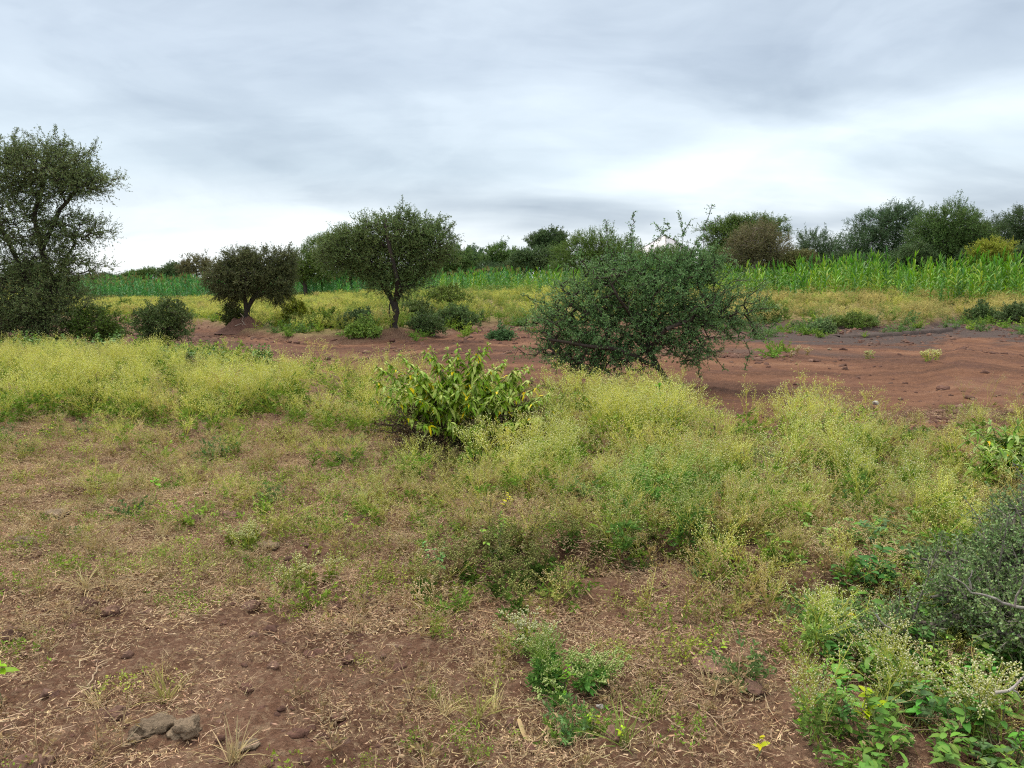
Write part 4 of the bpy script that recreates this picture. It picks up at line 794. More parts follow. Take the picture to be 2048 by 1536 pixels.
def scatter(name, sets, label=None):
    """sets: list of (prototype list, xyz, scale) -> ONE object whose geometry nodes instance the prototypes"""
    PR = []; XYZ = []; SC = []; IX = []; RO = []
    rng = np.random.default_rng(abs(hash(name)) % 1000 if False else len(name))
    for pr, xyz, sc in sets:
        if len(xyz) == 0: continue
        IX.append(len(PR) + rng.integers(0, len(pr), len(xyz))); PR += pr; XYZ.append(xyz); SC.append(sc)
        RO.append(np.stack([rng.normal(size=len(xyz)) * .08, rng.normal(size=len(xyz)) * .08, rng.uniform(0, 6.28, len(xyz))], 1))
    XYZ = np.concatenate(XYZ); SC = np.concatenate(SC); IX = np.concatenate(IX); RO = np.concatenate(RO)
    coll = bpy.data.collections.new(name + '_kinds')
    PR = [p.copy() for p in PR]
    for i, p in enumerate(PR): p.name = '%s_kind_%03d' % (name, i); coll.objects.link(p)
    me_ = bpy.data.meshes.new(name); me_.vertices.add(len(XYZ)); me_.vertices.foreach_set('co', XYZ.astype(np.float32).ravel())
    a = me_.attributes.new('rot', 'FLOAT_VECTOR', 'POINT'); a.data.foreach_set('vector', RO.astype(np.float32).ravel())
    a = me_.attributes.new('scl', 'FLOAT', 'POINT'); a.data.foreach_set('value', SC.astype(np.float32))
    a = me_.attributes.new('idx', 'INT', 'POINT'); a.data.foreach_set('value', IX.astype(np.int32))
    me_.update(); o = bpy.data.objects.new(name, me_); S.collection.objects.link(o)
    g = bpy.data.node_groups.new(name + '_nodes', 'GeometryNodeTree')
    g.interface.new_socket('Geometry', in_out='INPUT', socket_type='NodeSocketGeometry'); g.interface.new_socket('Geometry', in_out='OUTPUT', socket_type='NodeSocketGeometry')
    gi, go = g.nodes.new('NodeGroupInput'), g.nodes.new('NodeGroupOutput')
    ci = g.nodes.new('GeometryNodeCollectionInfo'); ci.inputs['Collection'].default_value = coll; ci.inputs['Separate Children'].default_value = True; ci.inputs['Reset Children'].default_value = True
    ip = g.nodes.new('GeometryNodeInstanceOnPoints'); ip.inputs['Pick Instance'].default_value = True
    def na_(nm, ty):
        nd = g.nodes.new('GeometryNodeInputNamedAttribute'); nd.data_type = ty; nd.inputs['Name'].default_value = nm; return nd.outputs[0]
    er = g.nodes.new('FunctionNodeEulerToRotation')
    g.links.new(gi.outputs[0], ip.inputs['Points']); g.links.new(ci.outputs[0], ip.inputs['Instance'])
    g.links.new(na_('idx', 'INT'), ip.inputs['Instance Index']); g.links.new(na_('rot', 'FLOAT_VECTOR'), er.inputs[0]); g.links.new(er.outputs[0], ip.inputs['Rotation'])
    g.links.new(na_('scl', 'FLOAT'), ip.inputs['Scale']); g.links.new(ip.outputs[0], go.inputs[0])
    md = o.modifiers.new('scatter', 'NODES'); md.node_group = g
    tag(o, label, None, None, 'stuff')
    print(name, len(XYZ)); return o

YEL = (.60, .60, .19); OLV = (.50, .54, .18); TAN = (.56, .48, .22); GRN = (.27, .38, .12); BRN = (.18, .19, .08)
w_yel = protos('y', lambda r, i: weed_bag(r, .60, YEL, nb=9, flower=(.74, .73, .36)), 5, [M_WEED], 10)
w_olv = protos('o', lambda r, i: weed_bag(r, .55, OLV, nb=9, flower=(.66, .67, .38), nleaf=22), 4, [M_WEED], 20)
w_tan = protos('t', lambda r, i: weed_bag(r, .48, TAN, nb=9, flower=(.52, .44, .28), leafcol=(.30, .24, .13), nleaf=10), 4, [M_WEED], 30)
w_brn = protos('b', lambda r, i: weed_bag(r, .50, BRN, nb=10, flower=(.34, .27, .18), leafcol=(.14, .12, .06), nleaf=14), 3, [M_WEED], 40)
def far_weed(col, fl, lf):
    def f(r, i):
        b_ = Bag()
        for j in range(3): weed_bag(r, .62, col, nb=6, sub=4, flower=fl, leafcol=lf, nleaf=8, budr=.011, stem=.007, bag=b_, org=(r.normal() * .2, r.normal() * .2, 0))
        return b_
    return f
f_yel = protos('fy', far_weed((.56, .58, .18), (.64, .64, .26), (.32, .38, .11)), 4, [M_WEED], 50)
f_tan = protos('ft', far_weed((.54, .48, .22), (.62, .56, .28), (.32, .33, .14)), 4, [M_WEED], 60)
f_grn = protos('fg', far_weed((.25, .33, .11), (.38, .44, .17), (.16, .25, .08)), 3, [M_WEED], 70)
def fern(r, i):        # low feathery green plant
    b_ = Bag(); nl = 22; a = r.uniform(0, 6.28, nl); e = r.uniform(.1, 1.2, nl); D = np.stack([np.cos(a) * np.cos(e), np.sin(a) * np.cos(e), np.sin(e)], 1); L = r.uniform(.07, .18, nl)[:, None]
    ribbons(b_, r, np.zeros((nl, 3)), D * L, .003, jc(r, (.18, .24, .09), nl)); k = 12; li = np.repeat(np.arange(nl), k); t_ = r.uniform(.25, 1, (nl * k, 1))
    leaves(b_, r, D[li] * L[li] * t_, nrm(D[li] * .5 + rv(r, nl * k)), .028, .010, jc(r, [(.20, .30, .09), (.28, .37, .11), (.17, .25, .11)][i % 3], nl * k, .3, .1)); return b_
g_fern = protos('g', fern, 6, [M_WEED], 80)
def sprig(r, i):        # tiny clover-like sprigs
    b_ = Bag(); n_ = 26; p = r.normal(size=(n_, 3)) * [.07, .07, 0]; p2 = p + np.c_[r.normal(size=(n_, 2)) * .02, r.uniform(.02, .09, n_)]
    ribbons(b_, r, p, p2, .002, jc(r, (.28, .30, .12), n_)); q = np.repeat(p2, 5, 0) + r.normal(size=(n_ * 5, 3)) * .012
    leaves(b_, r, q, rv(r, n_ * 5) + [0, 0, .2], .016, .009, jc(r, [(.30, .38, .11), (.38, .41, .15), (.24, .32, .10)][i % 3], n_ * 5, .3, .1)); return b_
g_spr = protos('s', sprig, 6, [M_WEED], 90)
def straw(r, i):        # flattened dry litter
    b_ = Bag(); n_ = 100; p = r.normal(size=(n_, 3)) * [.10, .10, 0] + [0, 0, .006]; a = r.uniform(0, 6.28, n_); L = r.uniform(.012, .06, n_)[:, None]; up = np.abs(r.normal(size=n_)) * .22
    D = np.stack([np.cos(a), np.sin(a), up], 1); m_ = p + D * L * .5; D2 = D + r.normal(size=(n_, 3)) * [.8, .8, .25]; e = m_ + D2 * L * .5; e[:, 2] = np.maximum(e[:, 2], .002)
    C = jc(r, [(.50, .38, .26), (.58, .46, .32), (.40, .29, .20)][i % 3], n_, .3, .06); w_ = r.uniform(.0010, .0028, n_)
    ribbons(b_, r, p, m_, w_, C, 0, 1); ribbons(b_, r, m_, e, w_, C, 0, .4)
    k = 80; q = r.normal(size=(k, 3)) * [.10, .10, 0] + [0, 0, .008]; leaves(b_, r, q, rv(r, k) * [1, 1, .35], r.uniform(.008, .026, k), .006, jc(r, (.45, .34, .24), k, .3, .06)); return b_
g_straw = protos('w', straw, 8, [M_DRY], 100)
def drytuft(r, i):      # small dead standing weed
    b_ = weed_bag(r, r.uniform(.13, .22), (.44, .34, .22), nb=5, spread=.8, flower=(.48, .38, .26), leafcol=(.36, .28, .17), nleaf=6, budr=.003, stem=.0028, sub=3)
    n_ = 10; a = r.uniform(0, 6.28, n_); D = np.stack([np.cos(a), np.sin(a), r.uniform(.2, 2, n_)], 1); ribbons(b_, r, np.zeros((n_, 3)), nrm(D) * r.uniform(.04, .12, (n_, 1)), .003, jc(r, (.50, .40, .26), n_), 0, .3); return b_
g_dry = protos('d', drytuft, 8, [M_DRY], 120)
def shortweed(r, i):    # short wiry yellow-green sprigs
    b_ = Bag()
    for j in range(3): weed_bag(r, r.uniform(.12, .26), [(.48, .45, .18), (.42, .40, .16), (.54, .43, .26)][i % 3], nb=5, sub=3, spread=.8, flower=[(.58, .56, .28), (.54, .5, .26), (.6, .5, .34)][i % 3], leafcol=[(.34, .34, .13), (.30, .31, .12), (.38, .30, .18)][i % 3], nleaf=7, budr=.003, stem=.0026, bag=b_, org=(r.normal() * .06, r.normal() * .06, 0))
    return b_
g_short = protos('sw', shortweed, 6, [M_WEED], 160)
def grasstuft(r, i):
    b_ = Bag(); n_ = 34; a = r.uniform(0, 6.28, n_); D = np.stack([np.cos(a), np.sin(a), r.uniform(.3, 3.5, n_)], 1)
    blades(b_, r, r.normal(size=(n_, 3)) * [.012, .012, 0], D, r.uniform(.08, .22, n_), .004, .25, jc(r, [(.40, .38, .17), (.28, .33, .12), (.50, .42, .26)][i % 3], n_, .2, .05), K=3, base=.5); return b_
g_grass = protos('gr', grasstuft, 6, [M_WEED], 140)
def clod(r, i):
    V, F = rockshape(700 + i, 1, .85, .7, I2, rough=.7); b_ = Bag(); b_.add(V * .02, F, np.array([.2, .2, .2])); return b_
g_clod = [proto('c%d' % i, clod(None, i), [M_CLOD if i % 3 else M_BROWN]) for i in range(9)]

# ------------------------------------------------------------------ density maps (how thick each kind grows, ground seen from the front)
ROWS = [560, 592, 612, 630, 642, 655, 672, 690, 705, 722, 742, 765, 800, 840, 880, 920, 970, 1020, 1080, 1140, 1200, 1280, 1380, 1536]
def dmap(txt):
    a = np.array([[float(c) for c in l.split()] for l in txt.strip().split('\n')]); assert a.shape == (len(ROWS), 17), a.shape
    return a
T_ = dmap('''3 3 3 3 3 3 3 3 3 3 3 3 3 3 3 3 3
2 2 2 2 3 2 2 2 3 3 3 3 4 4 4 4 4
7 7 7 7 7 7 5 5 7 7 6 7 8 8 8 8 8
5 7 7 6 7 7 4 5 7 7 6 6 8 8 8 8 8
3 5 4 4 5 6 3 3 5 4 3 3 5 5 5 4 3
1 2 0 0 2 5 2 1 0 0 0 0 1 1 1 0 0
0 0 0 0 0 2 1 0 0 0 0 0 0 0 0 0 0
0 0 0 0 0 0 0 0 0 0 0 0 0 0 0 0 0
0 0 0 0 0 0 0 0 0 0 0 0 0 0 0 0 0
0 0 0 0 0 0 0 0 0 0 0 0 0 0 0 0 0
5 5 4 1 0 0 0 0 0 0 0 0 0 0 0 0 0
8 8 8 6 2 0 0 0 0 0 0 0 0 0 0 0 0
9 9 9 9 8 5 2 0 0 0 0 0 0 0 0 0 0
2 5 7 8 8 9 9 3 1 4 3 0 0 0 0 0 0
0 1 2 3 3 6 8 4 3 7 8 3 0 5 0 1 1
0 0 1 2 2 3 6 5 6 8 9 6 1 8 3 3 3
0 1 1 1 1 2 5 7 7 7 9 8 7 8 8 8 5
0 1 0 1 1 1 5 6 6 5 7 8 9 8 8 8 5
0 1 1 0 1 3 4 4 4 3 6 9 9 9 9 9 3
0 0 0 0 1 2 3 2 1 1 2 9 9 9 9 4 1
0 0 0 0 1 1 1 2 1 0 1 2 7 7 7 2 0
0 0 0 0 1 0 0 1 1 0 0 0 1 5 5 5 1
0 0 0 0 0 0 0 0 0 0 0 0 0 1 5 5 5
0 0 0 0 0 0 0 0 0 0 0 0 0 1 5 5 5''')
G_ = dmap('''0 0 0 0 0 0 0 0 0 0 0 0 0 0 0 0 0
0 0 0 0 0 0 0 0 0 0 0 0 0 0 0 0 0
0 0 0 0 0 0 0 0 0 0 0 0 0 0 0 0 0
0 0 0 0 0 0 2 2 0 0 0 0 0 0 0 0 0
1 1 1 1 1 1 3 3 1 1 1 1 1 2 2 3 3
1 0 0 1 1 2 3 3 1 0 0 1 2 3 2 2 2
0 0 0 0 0 1 1 1 0 0 0 0 1 1 0 0 0
1 1 0 0 0 0 0 0 0 0 0 0 0 1 0 0 0
3 3 2 0 0 0 0 0 0 0 0 0 1 0 0 0 0
2 2 2 4 1 0 0 0 0 0 0 0 0 0 0 0 0
1 1 1 3 3 1 0 0 0 0 0 0 0 0 0 0 0
1 1 1 2 3 2 0 0 0 0 0 0 0 0 0 0 0
1 1 1 1 1 1 1 2 1 0 0 0 0 0 0 0 0
3 2 1 1 1 1 1 2 2 1 2 3 0 0 0 0 0
1 1 1 0 1 1 1 2 2 3 4 4 0 2 1 1 1
2 1 1 1 1 1 2 2 2 2 4 3 2 4 2 2 2
0 1 2 1 1 2 3 2 2 2 6 5 2 2 2 3 4
0 1 2 1 2 3 4 3 3 2 6 4 2 2 2 3 4
0 1 1 0 3 3 3 5 4 2 4 3 3 3 3 4 6
0 0 1 0 2 3 3 6 4 3 2 8 8 8 8 8 8
0 0 0 1 2 2 4 4 2 2 2 2 9 9 9 9 9
1 0 0 0 0 2 1 2 2 2 2 1 2 9 9 9 9
1 0 0 0 0 0 0 1 1 2 1 1 1 9 9 9 9
1 0 0 0 0 0 0 0 1 1 1 1 1 9 9 9 9''')
D_ = dmap('''0 0 0 0 0 0 0 0 0 0 0 0 0 0 0 0 0
0 0 0 0 0 0 0 0 0 0 0 0 0 0 0 0 0
1 1 1 1 1 1 1 1 1 1 1 1 1 1 1 1 1
1 1 1 1 1 1 1 1 1 1 1 1 1 1 1 1 1
1 1 1 1 1 1 1 1 1 1 1 1 2 2 2 1 1
0 0 0 1 1 1 1 1 1 0 0 1 1 1 1 0 0
0 0 0 0 0 0 0 0 0 0 0 0 0 0 0 0 0
0 0 0 0 0 0 0 0 0 0 0 0 0 0 0 0 0
0 0 0 0 0 0 0 0 0 0 0 0 0 0 0 0 0
0 0 0 0 0 0 0 0 0 0 0 0 0 0 0 0 0
0 0 0 0 0 0 0 0 0 0 0 0 0 0 0 0 0
0 0 0 0 0 0 0 0 0 0 0 0 0 0 0 0 0
1 1 1 1 1 1 1 1 0 0 0 0 0 0 0 0 0
3 3 2 2 2 2 1 1 1 1 1 1 0 1 0 1 1
7 7 6 5 5 5 3 2 2 1 1 2 1 2 1 3 3
8 8 8 7 7 6 4 3 3 2 2 2 2 3 2 4 4
9 9 9 8 8 7 5 4 4 3 2 2 3 3 3 3 3
9 9 9 9 8 7 5 4 5 6 3 3 3 3 3 3 2
8 8 8 8 6 6 5 4 4 5 4 4 4 4 3 3 2
7 8 8 8 8 7 6 3 3 6 6 5 5 4 4 3 1
6 7 7 8 8 8 8 6 4 5 6 5 4 3 2 2 1
6 8 8 8 8 8 7 6 5 4 5 4 3 3 2 1 1
7 8 8 8 8 7 7 6 4 4 4 4 3 2 2 1 1
7 8 8 8 8 7 6 6 5 4 4 4 3 2 2 2 1''')
def look(M, x, y):
    z = H(x, y, False); px, py = proj(x, y, z); py = np.clip(py, ROWS[0], ROWS[-1] - 1); px = np.clip(px, 0, 2047) / 128
    r = np.interp(py, ROWS, np.arange(len(ROWS))); i = np.minimum(r.astype(int), len(ROWS) - 2); j = np.minimum(px.astype(int), 15); fi, fj = r - i, px - j
    return (M[i, j] * (1 - fj) + M[i, j + 1] * fj) * (1 - fi) + (M[i + 1, j] * (1 - fj) + M[i + 1, j + 1] * fj) * fi
def cand(rng, y0, y1, dens, amax=.92):
    """random ground points in a widening field of view between two distances"""
    area = amax * (y1 ** 2 - y0 ** 2) + 3.2 * (y1 - y0); n_ = int(area * dens); y = np.sqrt(rng.uniform(y0 ** 2, y1 ** 2, n_)); x = rng.uniform(-1, 1, n_) * (y * amax + 1.6); return x, y
keepout = [(b6, .28), (np.array([1e3, 0, 0]), 0)]
def place(rng, M, y0, y1, dens, scl, thr=None, noise=.5, ns=1.1, s0=0, lift=-.008, led=2.0):
    x, y = cand(rng, y0, y1, dens); d = look(M, x, y) / 9 * (1 + led * np.exp(-((y - np.interp(x / np.maximum(y, .5), LA, LY)) / .14) ** 2) * (x / y > -.12) * (x / y < .6)); nz = fbm(x * ns + s0, y * ns, 3, 40 + s0); d = d * np.clip(1 + nz * noise * 2.4, 0, 2) if noise else d
    k = rng.uniform(size=len(x)) < d; x, y = x[k], y[k]; t, yn, yf = relroad(x, y)
    z = H(x, y); return np.stack([x, y, z + lift], 1), scl[0] * rng.uniform(1 - scl[1], 1 + scl[1], len(x))
rng = np.random.default_rng(99)
def split(xyz, sc, frac):
    """share points between kinds; frac is an (n,k) weight array"""
    c = np.cumsum(frac / frac.sum(1, keepdims=True), 1); r = rng.uniform(size=(len(xyz), 1)); k = (r > c).sum(1); return [(xyz[k == j], sc[k == j]) for j in range(frac.shape[1])]
# near weeds up to the track
xyz, sc = place(rng, T_, 3.0, 15.5, 32, (1, .3), noise=.8, ns=1.4, s0=2)
X_, Y_ = xyz[:, 0], xyz[:, 1]; aa = X_ / Y_
hgt = np.interp(Y_, [3, 4.5, 6, 7.5, 9, 14], [.5, .62, .72, .82, .90, .82])
leftshort = 1 - .45 * (1 - sm(-.25, 0.02, aa)) * (1 - sm(6.8, 9, Y_)); sc = sc * hgt * leftshort * (1 + .45 * fbm(X_ * 1.3, Y_ * 1.3, 3, 91))
nz = fbm(X_ * .8, Y_ * .8, 3, 77); fy = np.interp(Y_, [3, 6, 8, 12], [.35, .7, 1.6, 3]); ft = np.interp(Y_, [3, 6, 8, 12], [.8, .6, .3, .15]) * np.clip(1 + 3 * nz - .3 * aa * 3, .1, 3); fo = np.interp(Y_, [3, 6, 9, 12], [1.3, 1.2, .5, .15]) * np.clip(1 - 2 * nz + aa, .1, 3)
dm = np.hypot(X_ - b6[0], (Y_ - b6[1]) * .8); fb = .06 + 2.5 * (dm < .75) ; fy = fy * (1 - .7 * (dm < .7))
parts = split(xyz, sc, np.stack([fy, fo, ft, fb], 1))
scatter('tall_weeds', [(w_yel, *parts[0]), (w_olv, *parts[1]), (w_tan, *parts[2]), (w_brn, *parts[3])], 'yellow-green airy flowering weeds massed in front of the red track')
# weeds beyond the track
xyz, sc = place(rng, T_, 18, 100, 5, (.72, .35), noise=.35, ns=.3)
t, yn, yf = relroad(xyz[:, 0], xyz[:, 1]); k = (t > 1.0); xyz, sc = xyz[k], sc[k]
aa = xyz[:, 0] / xyz[:, 1]; ftn = sm(.05, .3, aa) * 2.2 + .25; fgn = .3 + 1.6 * (np.exp(-((aa + .1) / .1) ** 2)) + .8 * np.clip(fbm(xyz[:, 0] * .4, xyz[:, 1] * .4, 3, 8) * 3, 0, 2)
parts = split(xyz, sc, np.stack([1.6 - sm(.05, .3, aa) * 1.2, ftn, fgn], 1))
scatter('far_weeds', [(f_yel, *parts[0]), (f_tan, *parts[1]), (f_grn, *parts[2])], 'yellow and tan weeds growing between the track and the maize')
# low green cover
sets = []
xyz, sc = place(rng, G_, 1.5, 13, 34, (1, .4), noise=.7, ns=1.6, s0=3); p_ = split(xyz, sc * np.interp(xyz[:, 1], [2, 5, 12], [.75, 1.0, 1.4]), np.stack([.9 + 0 * sc, 1.1 + 0 * sc, .12 + 0 * sc], 1))
sets += [(g_fern, *p_[0]), (g_spr, *p_[1]), (g_grass, *p_[2])]
xyz, sc = place(rng, G_, 13, 36, 7, (2.2, .4)); sets.append((g_fern, xyz, sc))
xyz, sc = place(rng, D_, 3.3, 10, 11, (.9, .4), noise=.9, ns=1.5, s0=12, led=0); k = rng.uniform(size=len(sc)) < sm(3.3, 5.2, xyz[:, 1]) * (1 - .5 * sm(.0, .2, xyz[:, 0] / xyz[:, 1])); sets.append((g_short, xyz[k], sc[k]))
xyz, sc = place(rng, T_, 2.0, 6, 40, (.9, .4), noise=.5, ns=1.5, s0=15); sets.append((g_short, xyz, sc))
def broad(r, i):
    b_ = Bag(); n_ = 5
    for j in range(n_):
        o_ = np.r_[r.normal(size=2) * .05, 0]; tp = o_ + [r.normal() * .04, r.normal() * .04, r.uniform(.08, .22)]; ribbons(b_, r, o_[None], tp[None], .005, np.array((.20, .22, .09))); k = 7; q = o_ + (tp - o_) * r.uniform(.3, 1, (k, 1)); a = r.uniform(0, 6.28, k)
        blades(b_, r, q, np.stack([np.cos(a), np.sin(a), r.uniform(.1, .7, k)], 1), r.uniform(.035, .075, k), r.uniform(.018, .035, k), .3, jc(r, [(.09, .20, .06), (.14, .25, .07), (.12, .19, .085), (.20, .29, .09)][i % 4], k, .25, .08), K=3)
    return b_
g_broad = protos('bl', broad, 6, [M_LEAF], 180)
xyz, sc = place(rng, G_, 1.9, 4.6, 110, (1, .4), noise=.5, ns=2, s0=22, led=0); a_b = xyz[:, 0] / xyz[:, 1]; py_ = proj(*xyz.T)[0]; k = (rng.uniform(size=len(sc)) < sm(1560, 1760, py_) * .9); sets.append((g_broad, xyz[k], sc[k] * .72))
scatter('ground_cover', sets, 'low green feathery leaves and sprigs covering the soil')
# dry litter
xyz, sc = place(rng, D_, 1.5, 10, 185, (.9, .45), noise=.6, ns=1.8, s0=6, lift=.004, led=0); p_ = split(xyz, sc, np.stack([1.0 + 0 * sc, .34 + 0 * sc, .012 + 0 * sc, .13 + 0 * sc], 1))
scatter('dry_litter', [(g_straw, *p_[0]), (g_dry, p_[1][0], p_[1][1] * .8), (g_grass[2::3], *p_[2]), (g_spr, p_[3][0], p_[3][1] * .8)], 'straw-coloured dry litter and dead sprigs strewn over brown soil')
# clods and pebbles
def clods(y0, y1, dens, fn, s_):
    x, y = cand(rng, y0, y1, dens); t, yn, yf = relroad(x, y); k = rng.uniform(size=len(x)) < fn(x, y, t); x, y = x[k], y[k]
    sc = s_ * rng.lognormal(0, .7, len(x)); return g_clod, np.stack([x, y, H(x, y) - .002], 1), np.clip(sc, 0, s_ * 4)
g1 = clods(1.5, 8, 420, lambda x, y, t: .6 * np.clip(.5 + 1.6 * fbm(x * 1.5, y * 1.5, 3, 60), 0.05, 1), .42)
def rf_(x, y, t):
    v = np.exp(-((t - .93) / .07) ** 2) + .8 * np.exp(-((t - .45) / .05) ** 2) + .9 * np.exp(-((t - .04) / .08) ** 2) + .3 * np.exp(-((t - .72) / .05) ** 2) + .05
    return np.clip(v * np.clip(.5 + 2 * fbm(x * .8, y * .8, 3, 61), 0, 1), 0, 1) * (t > -.05) * (t < 1.05)
g2 = clods(7, 30, 120, rf_, 1.25)
scatter('soil_crumbs', [g1, g2], 'small crumbs of red-brown soil and gravel on the track and bare ground')

# ------------------------------------------------------------------ single weeds that stand out
def one_weed(px, py, h, kind, lab, n_=1, seed=0, rad=.1, **kw):
    b_ = at(px, py); r_ = np.random.default_rng(seed); bg = Bag(); c, fl, lf = {'y': (YEL, (.62, .62, .34), (.26, .33, .10)), 'o': (OLV, (.62, .62, .40), (.22, .31, .11)), 't': (TAN, (.56, .48, .33), (.3, .25, .13)), 'g': (GRN, (.44, .50, .24), (.17, .29, .10)), 'b': (BRN, (.28, .30, .13), (.10, .16, .05))}[kind]
    for j in range(n_): o_ = np.r_[r_.normal(size=2) * rad * (n_ > 1), 0]; weed_bag(r_, h * r_.uniform(.75, 1.05), c, flower=fl, leafcol=lf, bag=bg, org=o_, **kw)
    o = bg.obj('weed', [M_WEED], None, False, b_); tag(o, lab, 'weed', 'single weeds that stand out'); return o
one_weed(1245, 905, .78, 'y', 'tallest yellow-green weed clump, rising in front of the big thorn bush', 8, 1, .2, nb=10)
one_weed(1600, 895, .62, 'y', 'yellow weed clump standing up against the red track, right of the dark earth gap', 7, 2, .2, nb=10)
one_weed(1665, 900, .55, 't', 'tan weed clump right of the yellow clump against the track', 4, 3, .16)
one_weed(1960, 850, .62, 't', 'sparse dry weed standing alone in front of the track near the right edge', 1, 4, nb=6, nleaf=2, sub=3)
one_weed(1925, 848, .66, 't', 'sparse dry weed just left of the lone one near the right edge', 1, 5, nb=6, nleaf=2, sub=3)
one_weed(2040, 870, .6, 't', 'dry weed at the right edge above the drooping-leaved shrub', 2, 6, nb=7)
one_weed(1000, 960, .5, 'y', 'yellow-green weed clump in front of the leafy shrub', 6, 7, .2)
one_weed(1370, 1060, .42, 'g', 'dark green weed clump left of the right-hand yellow weeds', 8, 8, .24, nleaf=34)
one_weed(1330, 1010, .45, 'g', 'green weed clump behind the dark green clump', 6, 9, .22, nleaf=34)
one_weed(1115, 1375, .24, 'g', 'front weed clump of green stems on bare soil, bottom centre', 4, 10, .06, nleaf=44, budr=.003)
one_weed(1060, 1330, .22, 'o', 'pale weed behind the front weed clump', 3, 11, .08, nleaf=20)
one_weed(1195, 1385, .15, 'g', 'low dark sprawling weed at the right of the front weed clump', 6, 12, .09, nleaf=30, spread=1.0)
one_weed(930, 1165, .30, 'b', 'dark green tangled weeds overhanging the hollow, left part', 7, 13, .14, nleaf=30)
one_weed(1010, 1160, .28, 'b', 'dark green tangled weeds overhanging the hollow, middle', 6, 14, .14, nleaf=30)
one_weed(1110, 1115, .26, 'b', 'dark green weeds along the ledge right of the hollow', 6, 15, .2, nleaf=26)
one_weed(1250, 1110, .24, 'b', 'dark weeds on the small ledge above the bare soil', 6, 16, .22, nleaf=24)
one_weed(1660, 1000, .45, 'o', 'grey-green weed clump with white flower heads at right', 5, 17, .2, nleaf=26)
one_weed(1640, 1460, .34, 'o', 'tall thin weeds with pale flower heads at the edge of the bottom right thicket', 4, 18, .14, nleaf=24, budr=.003)
one_weed(1700, 1330, .36, 'o', 'white-flowered weed clump in the bottom right thicket', 4, 19, .16, nleaf=26, budr=.003)
one_weed(1830, 1400, .34, 'o', 'white-flowered weeds in front of the bottom right thorn bush', 5, 20, .15, nleaf=22)
one_weed(1990, 1480, .26, 'o', 'pale-budded weed in the very bottom right corner', 4, 21, .1, nleaf=14)
one_weed(620, 1170, .17, 'y', 'small yellow-green weed among stones left of centre', 4, 22, .07, nleaf=22)
one_weed(490, 1095, .18, 'y', 'bright green weed patch above the dark grey stone', 6, 23, .10, nleaf=26)
one_weed(1850, 722, .28, 'y', 'small yellow-green weed tuft growing on the red track at right', 3, 24, .2, nleaf=16, budr=.008, stem=.006)
one_weed(1740, 718, .24, 'y', 'pale weed tuft on the track left of the yellow-green tuft', 2, 25, .15, nleaf=14, budr=.008, stem=.006)
one_weed(1600, 712, .22, 't', 'dry weed tuft on the track right of the big thorn bush', 3, 26, .25, budr=.008, stem=.006)
# dark twiggy tangle beneath the leafy shrub
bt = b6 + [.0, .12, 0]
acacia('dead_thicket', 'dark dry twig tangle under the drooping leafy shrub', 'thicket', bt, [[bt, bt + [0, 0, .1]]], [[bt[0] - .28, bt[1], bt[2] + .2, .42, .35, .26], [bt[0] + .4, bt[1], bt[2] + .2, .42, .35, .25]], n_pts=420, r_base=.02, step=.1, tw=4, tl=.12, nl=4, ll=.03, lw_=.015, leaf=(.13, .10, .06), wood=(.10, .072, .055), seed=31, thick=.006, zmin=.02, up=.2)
for k, (px, py, lab) in enumerate([(952, 1440, 'dry grass tuft of radiating blades at bottom centre'), (990, 1410, 'dry grass tuft behind the radiating one at bottom centre'), (1245, 1515, 'straggly grass tuft at the bottom edge beside the round brown stone'), (1300, 1440, 'greenish grass tuft on the bare soil at lower right of centre'), (1425, 1390, 'dry grass tuft below the wide flat pinkish stone'), (470, 1530, 'pale grass tuft at the bottom edge left of centre'), (330, 1395, 'green and straw grass tuft above the two craggy stones')]):
    r_ = np.random.default_rng(800 + k); bg = grasstuft(r_, [0, 2, 1, 1, 2, 2, 0][k]); o = bg.obj('grass_tuft', [M_WEED], None, False, at(px, py)); tag(o, lab, 'grass tuft', 'grass tufts on the bare soil')

